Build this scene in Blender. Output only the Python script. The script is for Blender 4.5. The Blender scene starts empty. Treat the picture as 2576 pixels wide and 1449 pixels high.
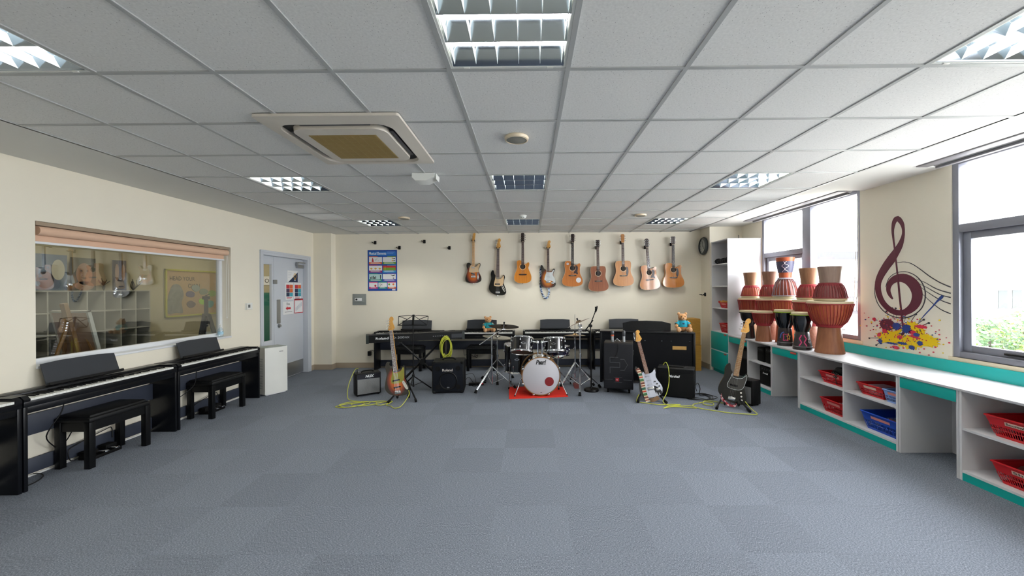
TUBE_E, ROOM2_E, SKY_E, EXPO = 70.0, 12.0, 12.0, 0.72
import bpy, bmesh, math, random
from mathutils import Vector, Matrix, Euler
random.seed(7)
PI = math.pi
SC = bpy.context.scene
COL = SC.collection
D = bpy.data

# ---------------------------------------------------------------- materials
def lin(c):
    if isinstance(c, str):
        c = c.lstrip('#'); c = [int(c[i:i+2], 16)/255 for i in (0, 2, 4)]
    return tuple((v/12.92 if v <= 0.04045 else ((v+0.055)/1.055)**2.4) for v in c) + (1.0,)

_M = {}
def mat(name, col='#808080', rough=0.5, metal=0.0, noise=0.06, scale=14.0, bump=0.0, bscale=None, spec=0.5, emit=None, estr=0, coat=0.0, stretch=None, sheen=0.0):
    if name in _M: return _M[name]
    m = D.materials.new(name); m.use_nodes = True
    nt = m.node_tree; N = nt.nodes; L = nt.links
    b = N['Principled BSDF']
    b.inputs['Roughness'].default_value = rough
    b.inputs['Metallic'].default_value = metal
    b.inputs['Specular IOR Level'].default_value = spec
    b.inputs['Coat Weight'].default_value = coat
    b.inputs['Coat Roughness'].default_value = 0.06
    if sheen: b.inputs['Sheen Weight'].default_value = sheen
    c = lin(col)
    tc = N.new('ShaderNodeTexCoord'); src = tc.outputs['Object']
    if stretch:
        mp = N.new('ShaderNodeMapping'); mp.inputs['Scale'].default_value = stretch
        L.new(src, mp.inputs['Vector']); src = mp.outputs['Vector']
    nz = N.new('ShaderNodeTexNoise'); nz.inputs['Scale'].default_value = scale; nz.inputs['Detail'].default_value = 4
    L.new(src, nz.inputs['Vector'])
    mx = N.new('ShaderNodeMix'); mx.data_type = 'RGBA'
    mx.inputs['A'].default_value = tuple(max(0, v*(1-noise)) for v in c[:3])+(1,)
    mx.inputs['B'].default_value = tuple(min(1, v*(1+noise)) for v in c[:3])+(1,)
    L.new(nz.outputs['Fac'], mx.inputs['Factor']); L.new(mx.outputs['Result'], b.inputs['Base Color'])
    if bump:
        n2 = N.new('ShaderNodeTexNoise'); n2.inputs['Scale'].default_value = bscale or scale*6; n2.inputs['Detail'].default_value = 3
        L.new(src, n2.inputs['Vector'])
        bp = N.new('ShaderNodeBump'); bp.inputs['Strength'].default_value = bump; bp.inputs['Distance'].default_value = 0.004
        L.new(n2.outputs['Fac'], bp.inputs['Height']); L.new(bp.outputs['Normal'], b.inputs['Normal'])
    if emit:
        b.inputs['Emission Color'].default_value = lin(emit); b.inputs['Emission Strength'].default_value = estr
    _M[name] = m
    return m

def ramp(N, stops, interp='LINEAR'):
    r = N.new('ShaderNodeValToRGB'); e = r.color_ramp; e.interpolation = interp
    while len(e.elements) < len(stops): e.elements.new(0.5)
    for el, (p, c) in zip(e.elements, stops): el.position = p; el.color = lin(c)
    return r

def mat_wood(name, c1, c2, rough=0.35, scale=6, stretch=(8, 8, .6), coat=0.0, bump=0.0):
    if name in _M: return _M[name]
    m = D.materials.new(name); m.use_nodes = True
    N = m.node_tree.nodes; L = m.node_tree.links; b = N['Principled BSDF']
    b.inputs['Roughness'].default_value = rough; b.inputs['Coat Weight'].default_value = coat; b.inputs['Coat Roughness'].default_value = 0.05
    tc = N.new('ShaderNodeTexCoord'); mp = N.new('ShaderNodeMapping'); mp.inputs['Scale'].default_value = stretch
    L.new(tc.outputs['Object'], mp.inputs['Vector'])
    nz = N.new('ShaderNodeTexNoise'); nz.inputs['Scale'].default_value = scale; nz.inputs['Detail'].default_value = 6; nz.inputs['Distortion'].default_value = .4
    L.new(mp.outputs['Vector'], nz.inputs['Vector'])
    r = ramp(N, [(.3, c1), (.7, c2)]); L.new(nz.outputs['Fac'], r.inputs['Fac']); L.new(r.outputs['Color'], b.inputs['Base Color'])
    if bump:
        bp = N.new('ShaderNodeBump'); bp.inputs['Strength'].default_value = bump; bp.inputs['Distance'].default_value = .004
        L.new(nz.outputs['Fac'], bp.inputs['Height']); L.new(bp.outputs['Normal'], b.inputs['Normal'])
    _M[name] = m; return m

def mat_burst(name, cen, rad, stops, rough=.18, coat=.6):
    """painted sunburst: colour depends on the distance from the middle of the body"""
    m = D.materials.new(name); m.use_nodes = True
    N = m.node_tree.nodes; L = m.node_tree.links; b = N['Principled BSDF']
    b.inputs['Roughness'].default_value = rough; b.inputs['Coat Weight'].default_value = coat
    tc = N.new('ShaderNodeTexCoord'); mp = N.new('ShaderNodeMapping')
    mp.inputs['Scale'].default_value = (1/rad[0], 0.01, 1/rad[1]); mp.inputs['Location'].default_value = (-cen[0]/rad[0], 0, -cen[1]/rad[1])
    L.new(tc.outputs['Object'], mp.inputs['Vector'])
    ln = N.new('ShaderNodeVectorMath'); ln.operation = 'LENGTH'; L.new(mp.outputs['Vector'], ln.inputs[0])
    r = ramp(N, stops); L.new(ln.outputs['Value'], r.inputs['Fac']); L.new(r.outputs['Color'], b.inputs['Base Color'])
    return m

def mat_glass(name, tint=(1, 1, 1, 1), refl=0.05, rough=0.0):
    m = D.materials.new(name); m.use_nodes = True
    N = m.node_tree.nodes; L = m.node_tree.links; N.remove(N['Principled BSDF'])
    o = N['Material Output']; t = N.new('ShaderNodeBsdfTransparent'); t.inputs['Color'].default_value = tint
    g = N.new('ShaderNodeBsdfGlossy'); g.inputs['Roughness'].default_value = rough
    lw = N.new('ShaderNodeLayerWeight'); lw.inputs['Blend'].default_value = .5
    pw = N.new('ShaderNodeMath'); pw.operation = 'POWER'; pw.inputs[1].default_value = 5; L.new(lw.outputs['Facing'], pw.inputs[0])
    ma = N.new('ShaderNodeMath'); ma.operation = 'MULTIPLY_ADD'; ma.inputs[1].default_value = .9; ma.inputs[2].default_value = refl+.035; ma.use_clamp = True
    L.new(pw.outputs['Value'], ma.inputs[0])
    mx = N.new('ShaderNodeMixShader'); L.new(ma.outputs['Value'], mx.inputs['Fac']); L.new(t.outputs[0], mx.inputs[1]); L.new(g.outputs[0], mx.inputs[2]); L.new(mx.outputs[0], o.inputs['Surface'])
    _M[name] = m; return m

# ---------------------------------------------------------------- mesh builder
class MB:
    def __init__(s, T=None): s.bm = bmesh.new(); s.mats = []; s.T = T
    def mi(s, m):
        if m not in s.mats: s.mats.append(m)
        return s.mats.index(m)
    def _fin(s, verts, faces, m, smooth=False):
        i = s.mi(m)
        for f in faces: f.material_index = i; f.smooth = smooth
        if s.T is not None: bmesh.ops.transform(s.bm, matrix=s.T, verts=verts)
    def box(s, lo, hi, m, bev=0.0, M=None):
        lo, hi = [min(a, b) for a, b in zip(lo, hi)], [max(a, b) for a, b in zip(lo, hi)]
        vs = [s.bm.verts.new((x, y, z)) for z in (lo[2], hi[2]) for y in (lo[1], hi[1]) for x in (lo[0], hi[0])]
        fs = [s.bm.faces.new([vs[i] for i in q]) for q in ((0, 2, 3, 1), (4, 5, 7, 6), (0, 1, 5, 4), (2, 6, 7, 3), (0, 4, 6, 2), (1, 3, 7, 5))]
        if bev > 0:
            r = bmesh.ops.bevel(s.bm, geom=list({e for f in fs for e in f.edges}), offset=min(bev, .49*min(h-l for l, h in zip(lo, hi))), segments=2, affect='EDGES', profile=.5)
            fs = [f for f in set(list(r['faces']) + [f for f in fs if f.is_valid])]
            vs = list({v for f in fs for v in f.verts})
        if M is not None: bmesh.ops.transform(s.bm, matrix=M, verts=vs)
        s._fin(vs, fs, m, bev > 0); return s
    def cyl(s, p0, p1, r0, m, r1=None, seg=14, cap=True):
        p0, p1 = Vector(p0), Vector(p1); r1 = r0 if r1 is None else r1
        q = (p1-p0).to_track_quat('Z', 'Y').to_matrix()
        a = [2*PI*k/seg for k in range(seg)]
        A = [s.bm.verts.new(p0+q@Vector((r0*math.cos(t), r0*math.sin(t), 0))) for t in a]
        B = [s.bm.verts.new(p1+q@Vector((r1*math.cos(t), r1*math.sin(t), 0))) for t in a]
        fs = [s.bm.faces.new((A[k], A[(k+1) % seg], B[(k+1) % seg], B[k])) for k in range(seg)]
        cf = [s.bm.faces.new(A[::-1]), s.bm.faces.new(B)] if cap else []
        s._fin([], fs, m, True); s._fin(A+B, cf, m, False); return s
    def tube(s, pts, r, m, seg=6, closed=False, smooth=True, n=0):
        P = [Vector(p) for p in pts]
        if n: P = crom(P, n, closed)
        k = len(P); rings = []; up = Vector((0, 0, 1)); prev = None
        for i in range(k):
            a = P[(i-1) % k] if (closed or i > 0) else P[i]; b = P[(i+1) % k] if (closed or i < k-1) else P[i]
            t = (b-a); t = t.normalized() if t.length > 1e-9 else Vector((0, 0, 1))
            if prev is None:
                u = t.cross(up); u = u if u.length > .05 else t.cross(Vector((1, 0, 0)))
            else: u = prev - t*prev.dot(t)
            u = u.normalized() if u.length > 1e-9 else t.orthogonal().normalized()
            prev = u; w = t.cross(u); rr = r[i] if isinstance(r, (list, tuple)) else r
            rings.append([s.bm.verts.new(P[i]+u*(rr*math.cos(2*PI*j/seg))+w*(rr*math.sin(2*PI*j/seg))) for j in range(seg)])
        fs = []
        for i in range(k if closed else k-1):
            A, B = rings[i], rings[(i+1) % k]
            for j in range(seg): fs.append(s.bm.faces.new((A[j], A[(j+1) % seg], B[(j+1) % seg], B[j])))
        if not closed: fs += [s.bm.faces.new(rings[0][::-1]), s.bm.faces.new(rings[-1])]
        s._fin([v for q in rings for v in q], fs, m, smooth); return s
    def lathe(s, prof, m, c=(0, 0, 0), seg=24, M=None, cap0=True, cap1=True, smooth=True):
        c = Vector(c); rings = []; vs = []
        for r, z in prof:
            ring = [s.bm.verts.new(c+Vector((max(r, 1e-4)*math.cos(2*PI*j/seg), max(r, 1e-4)*math.sin(2*PI*j/seg), z))) for j in range(seg)]
            rings.append(ring); vs += ring
        fs = []
        for A, B in zip(rings, rings[1:]):
            for j in range(seg): fs.append(s.bm.faces.new((A[j], A[(j+1) % seg], B[(j+1) % seg], B[j])))
        if cap0: fs.append(s.bm.faces.new(rings[0][::-1]))
        if cap1: fs.append(s.bm.faces.new(rings[-1]))
        if M is not None: bmesh.ops.transform(s.bm, matrix=M, verts=vs)
        s._fin(vs, fs, m, smooth); return s
    def prism(s, out, y0, y1, m, mside=None, plane='xz', smooth=False):
        """extrude a 2-d outline; plane xz: outline in x,z, extruded along y"""
        def V(p, d):
            return Vector((p[0], d, p[1])) if plane == 'xz' else (Vector((p[0], p[1], d)) if plane == 'xy' else Vector((d, p[0], p[1])))
        A = [s.bm.verts.new(V(p, y0)) for p in out]; B = [s.bm.verts.new(V(p, y1)) for p in out]; n = len(out)
        cf = [s.bm.faces.new(A), s.bm.faces.new(B[::-1])]
        sf = [s.bm.faces.new((A[(k+1) % n], A[k], B[k], B[(k+1) % n])) for k in range(n)]
        s._fin([], sf, mside or m, smooth)
        i = s.mi(m)
        for f in cf: f.material_index = i; f.normal_update()
        r = bmesh.ops.triangulate(s.bm, faces=cf, ngon_method='EAR_CLIP')
        s._fin(A+B, [], m); bmesh.ops.recalc_face_normals(s.bm, faces=[f for f in sf+r['faces'] if f.is_valid]); return s
    def quad(s, pts, m):
        vs = [s.bm.verts.new(p) for p in pts]; f = s.bm.faces.new(vs); s._fin(vs, [f], m); return s
    def ball(s, c, r, m, seg=14, M=None):
        r = (r, r, r) if isinstance(r, (int, float)) else r
        T = Matrix.Translation(c) @ (M or Matrix.Identity(4)) @ Matrix.Diagonal((r[0], r[1], r[2], 1))
        g = bmesh.ops.create_uvsphere(s.bm, u_segments=seg, v_segments=max(6, seg*2//3), radius=1, matrix=T)
        s._fin(g['verts'], list({f for v in g['verts'] for f in v.link_faces}), m, True); return s
    def text(s, body, size, m, M, depth=0.0006, width=None, shear=0.0, bold=0.0):
        cu = D.curves.new('lettering', 'FONT'); cu.body = body; cu.size = size; cu.extrude = depth; cu.align_x = 'LEFT'; cu.shear = shear; cu.offset = bold; cu.resolution_u = 2
        o = D.objects.new('lettering', cu); COL.objects.link(o)
        dg = bpy.context.evaluated_depsgraph_get(); me = D.meshes.new_from_object(o.evaluated_get(dg))
        D.objects.remove(o); D.curves.remove(cu)
        xs = [v.co.x for v in me.vertices]
        sx = 1.0
        if width and xs: sx = width/max(1e-6, max(xs)-min(xs))
        x0 = min(xs) if xs else 0
        T = M @ Matrix.Diagonal((sx, 1, 1, 1)) @ Matrix.Translation((-x0, 0, 0))
        b2 = bmesh.new(); b2.from_mesh(me); n0 = len(s.bm.verts)
        vm = [s.bm.verts.new(T @ v.co) for v in b2.verts]; b2.verts.index_update(); fs = []
        for f in b2.faces:
            try: fs.append(s.bm.faces.new([vm[v.index] for v in f.verts]))
            except ValueError: pass
        b2.free(); D.meshes.remove(me); s._fin(vm, fs, m); return s
    def mesh(s, name, angle=40):
        me = D.meshes.new(name); bmesh.ops.remove_doubles(s.bm, verts=s.bm.verts, dist=1e-6)
        s.bm.to_mesh(me); s.bm.free()
        for m in s.mats: me.materials.append(m)
        me.set_sharp_from_angle(angle=math.radians(angle)); return me

def crom(P, n, closed=False):
    out = []; k = len(P); segs = k if closed else k-1
    for i in range(segs):
        p0 = P[(i-1) % k] if closed or i > 0 else P[i]; p1 = P[i]; p2 = P[(i+1) % k]; p3 = P[(i+2) % k] if closed or i+2 < k else P[i+1]
        for j in range(n):
            t = j/n; out.append(.5*((2*p1)+(p2-p0)*t+(2*p0-5*p1+4*p2-p3)*t*t+(-p0+3*p1-3*p2+p3)*t**3))
    if not closed: out.append(P[-1])
    return out
def smooth2(out, n=3):
    return [(v.x, v.y) for v in crom([Vector((a, b, 0)) for a, b in out], n, True)]

# ---------------------------------------------------------------- scene objects
def thing(name, label, cat, loc=(0, 0, 0), rz=0.0, group=None, rot=None):
    o = D.objects.new(name, None); COL.objects.link(o); o.empty_display_size = .05
    o.location = loc; o.rotation_euler = rot if rot is not None else (0, 0, rz)
    o['label'] = label; o['category'] = cat
    if group: o['group'] = group
    return o
def part(name, mb, parent, label=None, kind=None, loc=None):
    o = D.objects.new(name, mb.mesh(name)); COL.objects.link(o); o.parent = parent
    if label: o['label'] = label
    if kind: o['kind'] = kind
    if loc: o.location = loc
    return o
def solo(name, mb, label, cat, loc=(0, 0, 0), rz=0.0, group=None, kind=None, rot=None):
    o = D.objects.new(name, mb.mesh(name)); COL.objects.link(o); o.location = loc
    o.rotation_euler = rot if rot is not None else (0, 0, rz)
    o['label'] = label; o['category'] = cat
    if group: o['group'] = group
    if kind: o['kind'] = kind
    return o
def struct(name, mb, parent=None):
    o = D.objects.new(name, mb.mesh(name)); COL.objects.link(o)
    if parent: o.parent = parent
    else: o['kind'] = 'structure'
    return o
def dup(root, loc=None, rz=None, label=None, group=None):
    r = root.copy(); COL.objects.link(r)
    if loc is not None: r.location = loc
    if rz is not None: r.rotation_euler = (0, 0, rz)
    if label: r['label'] = label
    if group: r['group'] = group
    for ch in list(root.children):
        c = ch.copy(); COL.objects.link(c); c.parent = r
        for g in list(ch.children):
            d = g.copy(); COL.objects.link(d); d.parent = c
    return r
def yzframe(w, x0, x1, y0, y1, z0, z1, t, m, bev=.004, tt=None):
    tt = tt or t
    w.box((x0, y0, z0), (x1, y0+t, z1), m, bev); w.box((x0, y1-t, z0), (x1, y1, z1), m, bev)
    w.box((x0+.0006, y0+t-.002, z0), (x1-.0006, y1-t+.002, z0+tt), m, bev); w.box((x0+.0006, y0+t-.002, z1-tt), (x1-.0006, y1-t+.002, z1), m, bev); return w
RX = lambda a: Matrix.Rotation(a, 4, 'X')
RY = lambda a: Matrix.Rotation(a, 4, 'Y')
RZ = lambda a: Matrix.Rotation(a, 4, 'Z')
TR = lambda x, y, z: Matrix.Translation((x, y, z))
FACE = RX(PI/2)          # lettering that reads from -y
def RECT(x0, z0, x1, z1): return [(x0, z0), (x1, z0), (x1, z1), (x0, z1)]

# ---------------------------------------------------------------- common materials
CREAM = mat('cream_wall_paint', '#ebe4d3', .75, noise=.03, scale=2.5, bump=.06, bscale=120)
WHITEP = mat('white_ceiling_plaster', '#dcdcd8', .8, noise=.02, scale=3)
WHITE = mat('white_laminate', '#dcdce0', .6, noise=.02, scale=5)
GREYW = mat('light_grey_laminate', '#d2d2d6', .45, noise=.02, scale=5)
TEAL = mat('teal_laminate', '#00a6a0', .4, noise=.03, scale=6)
DOORG = mat('pale_grey_door_paint', '#c6cad1', .45, noise=.03, scale=4)
ALU = mat('grey_aluminium_frame', '#8f919c', .4, .35, noise=.04, scale=6)
WPLAST = mat('white_plastic', '#e3e3de', .35, noise=.02, scale=8)
BLACK = mat('satin_black', '#08090b', .4, noise=.15, scale=10, spec=.25)
NAVYB = mat('blue_black_lacquer', '#090b10', .3, noise=.12, scale=8, spec=.35)
SLATE = mat('slate_grey_panel', '#23272e', .5, noise=.06, scale=10)
VINYL = mat('black_vinyl', '#0d0e10', .45, noise=.15, scale=20, spec=.3, bump=.35, bscale=500)
RUBBER = mat('black_rubber', '#09090a', .7, spec=.2, noise=.1, scale=12)
CHROME = mat('chrome', '#d8dade', .14, 1.0, noise=.03, scale=8)
STEEL = mat('brushed_steel', '#a3a5a6', .32, .9, noise=.05, scale=12, stretch=(1, 1, 20))
WKEY = mat('ivory_white_keys', '#e9e9e4', .25, noise=.01, scale=6)
CABLE = mat('black_cable', '#0b0b0c', .5, noise=.1)
YCABLE = mat('yellow_green_cable', '#b4b83a', .45, noise=.08)
RED = mat('red_plastic', '#c3101c', .35, noise=.08, scale=9)
BLUE = mat('royal_blue_plastic', '#1246b4', .35, noise=.08, scale=9)
LBLUE = mat('pale_blue_plastic', '#7fa0dc', .35, noise=.05, scale=9)
PAPER = mat('white_paper', '#e6e6e6', .7, noise=.02, scale=8)
MAPLE = mat_wood('maple_neck', '#c98f42', '#d9a456', .3, 7)
ROSEW = mat_wood('rosewood_board', '#3f2620', '#5a3a30', .45, 9)
WTEXT = mat('white_lettering', '#eceff0', .4, noise=.01)
DTEXT = mat('black_lettering', '#141416', .5, noise=.05)
PEACH = mat('peach_blind_fabric', '#dcb79c', .8, noise=.04, scale=8)
SKIRT = mat('beige_skirting_tile', '#a99a86', .35, noise=.05, scale=3)
CREAMP = mat('cream_plastic', '#e2d3b8', .3, noise=.02)
WOODY = mat_wood('yellow_plywood', '#b1802f', '#c69540', .5, 4, (2, 2, 12))
GOLDC = mat('bronze_cymbal', '#9a7b4c', .3, .9, noise=.1, scale=4, stretch=(1, 1, 30))
GLASS = mat_glass('window_glass', (.97, .98, .98, 1), .0)
IGLASS = mat_glass('interior_window_glass', (.86, .88, .86, 1), .12)
# ================================================================ ROOM SHELL
ZC = 2.661; XL = -4.21; XR = 4.03; YB = 7.663; YR = -2.2
GX0, GY0 = -.397, 1.951
# floor: carpet tiles, 0.5 m, quarter turned
def carpet():
    m = D.materials.new('grey_blue_carpet_tiles'); m.use_nodes = True
    N = m.node_tree.nodes; L = m.node_tree.links; b = N['Principled BSDF']; b.inputs['Roughness'].default_value = .95; b.inputs['Specular IOR Level'].default_value = .15
    tc = N.new('ShaderNodeTexCoord'); P = tc.outputs['Object']
    mp = N.new('ShaderNodeMapping'); mp.inputs['Location'].default_value = (.5, .5, .13); mp.inputs['Scale'].default_value = (2, 2, 2); L.new(P, mp.inputs['Vector'])
    ch = N.new('ShaderNodeTexChecker'); ch.inputs['Scale'].default_value = 1.0; L.new(mp.outputs['Vector'], ch.inputs['Vector'])
    def streak(sc, dt):
        q = N.new('ShaderNodeMapping'); q.inputs['Scale'].default_value = sc; L.new(P, q.inputs['Vector'])
        n = N.new('ShaderNodeTexNoise'); n.inputs['Scale'].default_value = 1; n.inputs['Detail'].default_value = dt; n.inputs['Roughness'].default_value = .7; L.new(q.outputs['Vector'], n.inputs['Vector']); return n
    a = streak((300, 85, 1), 3); c = streak((90, 300, 1), 3)
    mx = N.new('ShaderNodeMix'); mx.data_type = 'FLOAT'; L.new(ch.outputs['Fac'], mx.inputs['Factor']); L.new(a.outputs['Fac'], mx.inputs['A']); L.new(c.outputs['Fac'], mx.inputs['B'])
    r = ramp(N, [(.28, '#3f454f'), (.5, '#6b717c'), (.72, '#a0a5af')]); L.new(mx.outputs['Result'], r.inputs['Fac'])
    # each tile slightly its own tone
    vor = N.new('ShaderNodeTexWhiteNoise'); vor.noise_dimensions = '3D'
    fl = N.new('ShaderNodeVectorMath'); fl.operation = 'FLOOR'; L.new(mp.outputs['Vector'], fl.inputs[0]); L.new(fl.outputs['Vector'], vor.inputs['Vector'])
    mr = N.new('ShaderNodeMapRange'); mr.inputs['To Min'].default_value = .96; mr.inputs['To Max'].default_value = 1.04; L.new(vor.outputs['Value'], mr.inputs['Value'])
    m2 = N.new('ShaderNodeMapRange'); m2.inputs['To Min'].default_value = .975; m2.inputs['To Max'].default_value = 1.025; L.new(ch.outputs['Fac'], m2.inputs['Value'])
    mu = N.new('ShaderNodeMath'); mu.operation = 'MULTIPLY'; L.new(mr.outputs['Result'], mu.inputs[0]); L.new(m2.outputs['Result'], mu.inputs[1])
    sc = N.new('ShaderNodeVectorMath'); sc.operation = 'SCALE'; L.new(r.outputs['Color'], sc.inputs[0]); L.new(mu.outputs['Value'], sc.inputs['Scale']); L.new(sc.outputs['Vector'], b.inputs['Base Color'])
    bp = N.new('ShaderNodeBump'); bp.inputs['Strength'].default_value = .15; bp.inputs['Distance'].default_value = .004; L.new(mx.outputs['Result'], bp.inputs['Height']); L.new(bp.outputs['Normal'], b.inputs['Normal'])
    return m
struct('floor', MB().box((XL-.2, YR-.2, -.1), (XR+.2, YB+.2, 0), carpet()))

# walls -----------------------------------------------------------
WIN = (3.26, 5.41, .893, 2.16)      # interior window y0,y1,z0,z1
DR = (5.99, 7.36, 2.19)             # door opening y0,y1,top
w = MB()
def wl(y0, y1, z0, z1): w.box((XL-.2, y0, z0), (XL, y1, z1), CREAM)
wl(YR, WIN[0], 0, ZC); wl(WIN[0], WIN[1], 0, WIN[2]); wl(WIN[0], WIN[1], WIN[3], ZC); wl(WIN[1], DR[0], 0, ZC); wl(DR[0], DR[1], DR[2], ZC); wl(DR[1], YB, 0, ZC)
w.box((XL, 7.49, 0), (-3.86, YB, ZC), CREAM)          # corner column
struct('wall_left', w)
w = MB().box((XL-.2, YB, 0), (XR+.2, YB+.2, ZC+.1), CREAM)
w.box((3.42, 7.29, 0), (XR+.2, YB, ZC+.1), CREAM)
struct('wall_back', w)
W1 = (4.70, 6.685, .893); W2 = (1.30, 3.69, .88); W3 = (-1.6, .35, .88); WT = 2.75
w = MB()
def wr(y0, y1, z0, z1): w.box((XR, y0, z0), (XR+.2, y1, z1), CREAM)
wr(W1[1], 7.4, 0, 2.9); wr(W1[0], W1[1], 0, W1[2]); wr(W2[1], W1[0], 0, 2.9); wr(W2[0], W2[1], 0, W2[2]); wr(W3[1], W2[0], 0, 2.9); wr(W3[0], W3[1], 0, W3[2]); wr(YR, W3[0], 0, 2.9)
for a in (W1, W2, W3): wr(a[0], a[1], WT, 2.9)
struct('wall_right', w)
struct('wall_rear', MB().box((XL-.2, YR-.2, 0), (XR+.2, YR, ZC+.1), CREAM))

# ceiling ---------------------------------------------------------
def tilemat():
    m = D.materials.new('fissured_ceiling_tile'); m.use_nodes = True
    N = m.node_tree.nodes; L = m.node_tree.links; b = N['Principled BSDF']; b.inputs['Roughness'].default_value = .9; b.inputs['Specular IOR Level'].default_value = .1
    tc = N.new('ShaderNodeTexCoord')
    mp = N.new('ShaderNodeMapping'); mp.inputs['Scale'].default_value = (1, .55, 1); mp.inputs['Rotation'].default_value = (0, 0, .5); L.new(tc.outputs['Object'], mp.inputs['Vector'])
    v = N.new('ShaderNodeTexVoronoi'); v.inputs['Scale'].default_value = 100; v.inputs['Randomness'].default_value = 1; L.new(mp.outputs['Vector'], v.inputs['Vector'])
    r1 = ramp(N, [(.07, '#000000'), (.16, '#ffffff')]); L.new(v.outputs['Distance'], r1.inputs['Fac'])
    wn = N.new('ShaderNodeSeparateColor'); L.new(v.outputs['Color'], wn.inputs['Color'])
    th = N.new('ShaderNodeMath'); th.operation = 'LESS_THAN'; th.inputs[1].default_value = .42; L.new(wn.outputs['Red'], th.inputs[0])
    mx0 = N.new('ShaderNodeMath'); mx0.operation = 'MAXIMUM'; L.new(r1.outputs['Color'], mx0.inputs[0]); L.new(th.outputs['Value'], mx0.inputs[1])
    mx = N.new('ShaderNodeMix'); mx.data_type = 'RGBA'; mx.inputs['A'].default_value = lin('#8a898c'); mx.inputs['B'].default_value = lin('#ececea'); L.new(mx0.outputs['Value'], mx.inputs['Factor'])
    n = N.new('ShaderNodeTexNoise'); n.inputs['Scale'].default_value = 90; n.inputs['Detail'].default_value = 5; L.new(tc.outputs['Object'], n.inputs['Vector'])
    r2 = ramp(N, [(.3, '#f1f1f1'), (.7, '#ffffff')]); L.new(n.outputs['Fac'], r2.inputs['Fac'])
    mm = N.new('ShaderNodeMix'); mm.data_type = 'RGBA'; mm.blend_type = 'MULTIPLY'; mm.inputs['Factor'].default_value = 1; L.new(mx.outputs['Result'], mm.inputs['A']); L.new(r2.outputs['Color'], mm.inputs['B']); L.new(mm.outputs['Result'], b.inputs['Base Color'])
    return m
TILE = tilemat()
LIGHTS = [(-4, -1), (0, -1), (4, -1), (-4, 3), (0, 3), (4, 3), (-4, 7), (0, 7), (4, 7), (-4, -5), (0, -5), (4, -5)]
AC = (-1, 1)
XG0, XG1 = GX0-5*.6, GX0+6*.6
w = MB()
for i in range(-5, 6):
    for j in range(-7, 10):
        if (i, j) in LIGHTS: continue
        x0, y0 = GX0+.6*i, GY0+.6*j; y1 = min(y0+.6, YB); y0c = max(y0, YR)
        w.box((x0, y0c, ZC+.006), (x0+.6, y1, ZC+.02), TILE)
w.box((XL-.2, YR, ZC), (XG0, YB+.1, ZC+.1), WHITEP)
w.box((XL-.2, YR-.1, ZC+.25), (XR+.2, YB+.2, ZC+.3), WHITEP)
struct('ceiling', w)
w = MB(); z2 = ZC+.044
w.box((XG1, YR, z2), (3.72, YB, z2+.08), WHITEP); w.box((3.72, YR, z2+.10), (XR+.1, YB, z2+.16), WHITEP)
for a, b in ((W1[1]+.0, YB), (W2[1]+.06, W1[0]-.06), (W3[1]+.06, W2[0]-.06)): w.box((3.72, a, z2), (XR, b, z2+.1), WHITEP)
w.box((XG1-.012, YR, ZC+.001), (XG1+.012, YB, ZC+.05), WHITEP)
struct('trim_1', w)
TBAR = mat('grey_ceiling_tee_bar', '#b4b7b7', .45, .1, noise=.02)
w = MB()
for i in range(-5, 7): w.box((GX0+.6*i-.012, YR, ZC), (GX0+.6*i+.012, YB, ZC+.012), TBAR)
for j in range(-6, 10): w.box((XG0, GY0+.6*j-.012, ZC+.0004), (XG1, GY0+.6*j+.012, ZC+.0125), TBAR)
struct('trim_2', w)
# skirting
w = MB(); w.box((-3.86, YB-.014, 0), (3.42, YB, .10), SKIRT); w.box((XL, 7.476, 0), (-3.846, 7.49, .10), SKIRT); w.box((-3.86, 7.49, 0), (-3.846, YB, .10), SKIRT)
struct('baseboard_back', w)
struct('baseboard_right', MB().box((3.406, 7.29, 0), (3.42, YB, .10), SKIRT))
struct('baseboard_left', MB().box((XL, YR, 0), (XL+.012, DR[0]-.06, .015), WHITEP).box((XL, 7.36, 0), (XL+.014, 7.49, .10), SKIRT))

# interior window -------------------------------------------------
gx = XL-.15
w = MB()
y0, y1, z0, z1 = WIN
WFR = mat('white_window_frame', '#dfe1e4', .4, noise=.02)
yzframe(w, gx-.02, gx+.03, y0, y1, z0+.02, z1, .05, WFR)
wi = struct('window_1', w)
struct('sill', MB().box((XL-.2, y0, z0), (XL+.012, y1, z0+.022), WFR, .004), wi)
struct('glass_pane', MB().box((gx-.004, y0+.045, z0+.06), (gx+.002, y1-.045, z1-.045), IGLASS), wi)
# roller blind above it
b = thing('roller_blind', 'peach roller blind rolled up inside the top of the interior window', 'blind', (XL-.06, (y0+y1)/2, 2.16))
hw = (y1-y0)/2-.012
part('cassette', MB().box((-.05, -hw, -.035), (.05, hw, -.002), mat('taupe_blind_box', '#a08d78', .6)), b)
part('fabric_roll', MB().cyl((.025, -hw+.02, -.078), (.025, hw-.02, -.078), .04, PEACH, seg=24), b)
part('hanging_fabric', MB().box((-.008, -hw+.03, -.17), (-.005, hw-.03, -.078), PEACH), b)
part('bottom_bar', MB().box((-.016, -hw+.03, -.19), (.004, hw-.03, -.168), WFR, .004), b)
part('pull_chain', MB().tube([(.04, hw-.02, -.08), (.045, hw-.015, -.5), (.04, hw-.02, -.95), (.035, hw-.03, -.98), (.03, hw-.035, -.95), (.03, hw-.03, -.5), (.03, hw-.03, -.08)], .002, WPLAST, n=4), b)
b = thing('sanitizer_bottle', 'clear pump bottle on the right end of the interior window sill', 'bottle', (XL-.07, 5.31, z0+.022))
CLR = mat_glass('clear_plastic', (.9, .95, .97, 1), .05)
part('bottle_body', MB().lathe([(.03, 0), (.033, .01), (.033, .09), (.026, .11), (.012, .12), (.012, .13)], CLR, seg=16), b)
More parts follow.
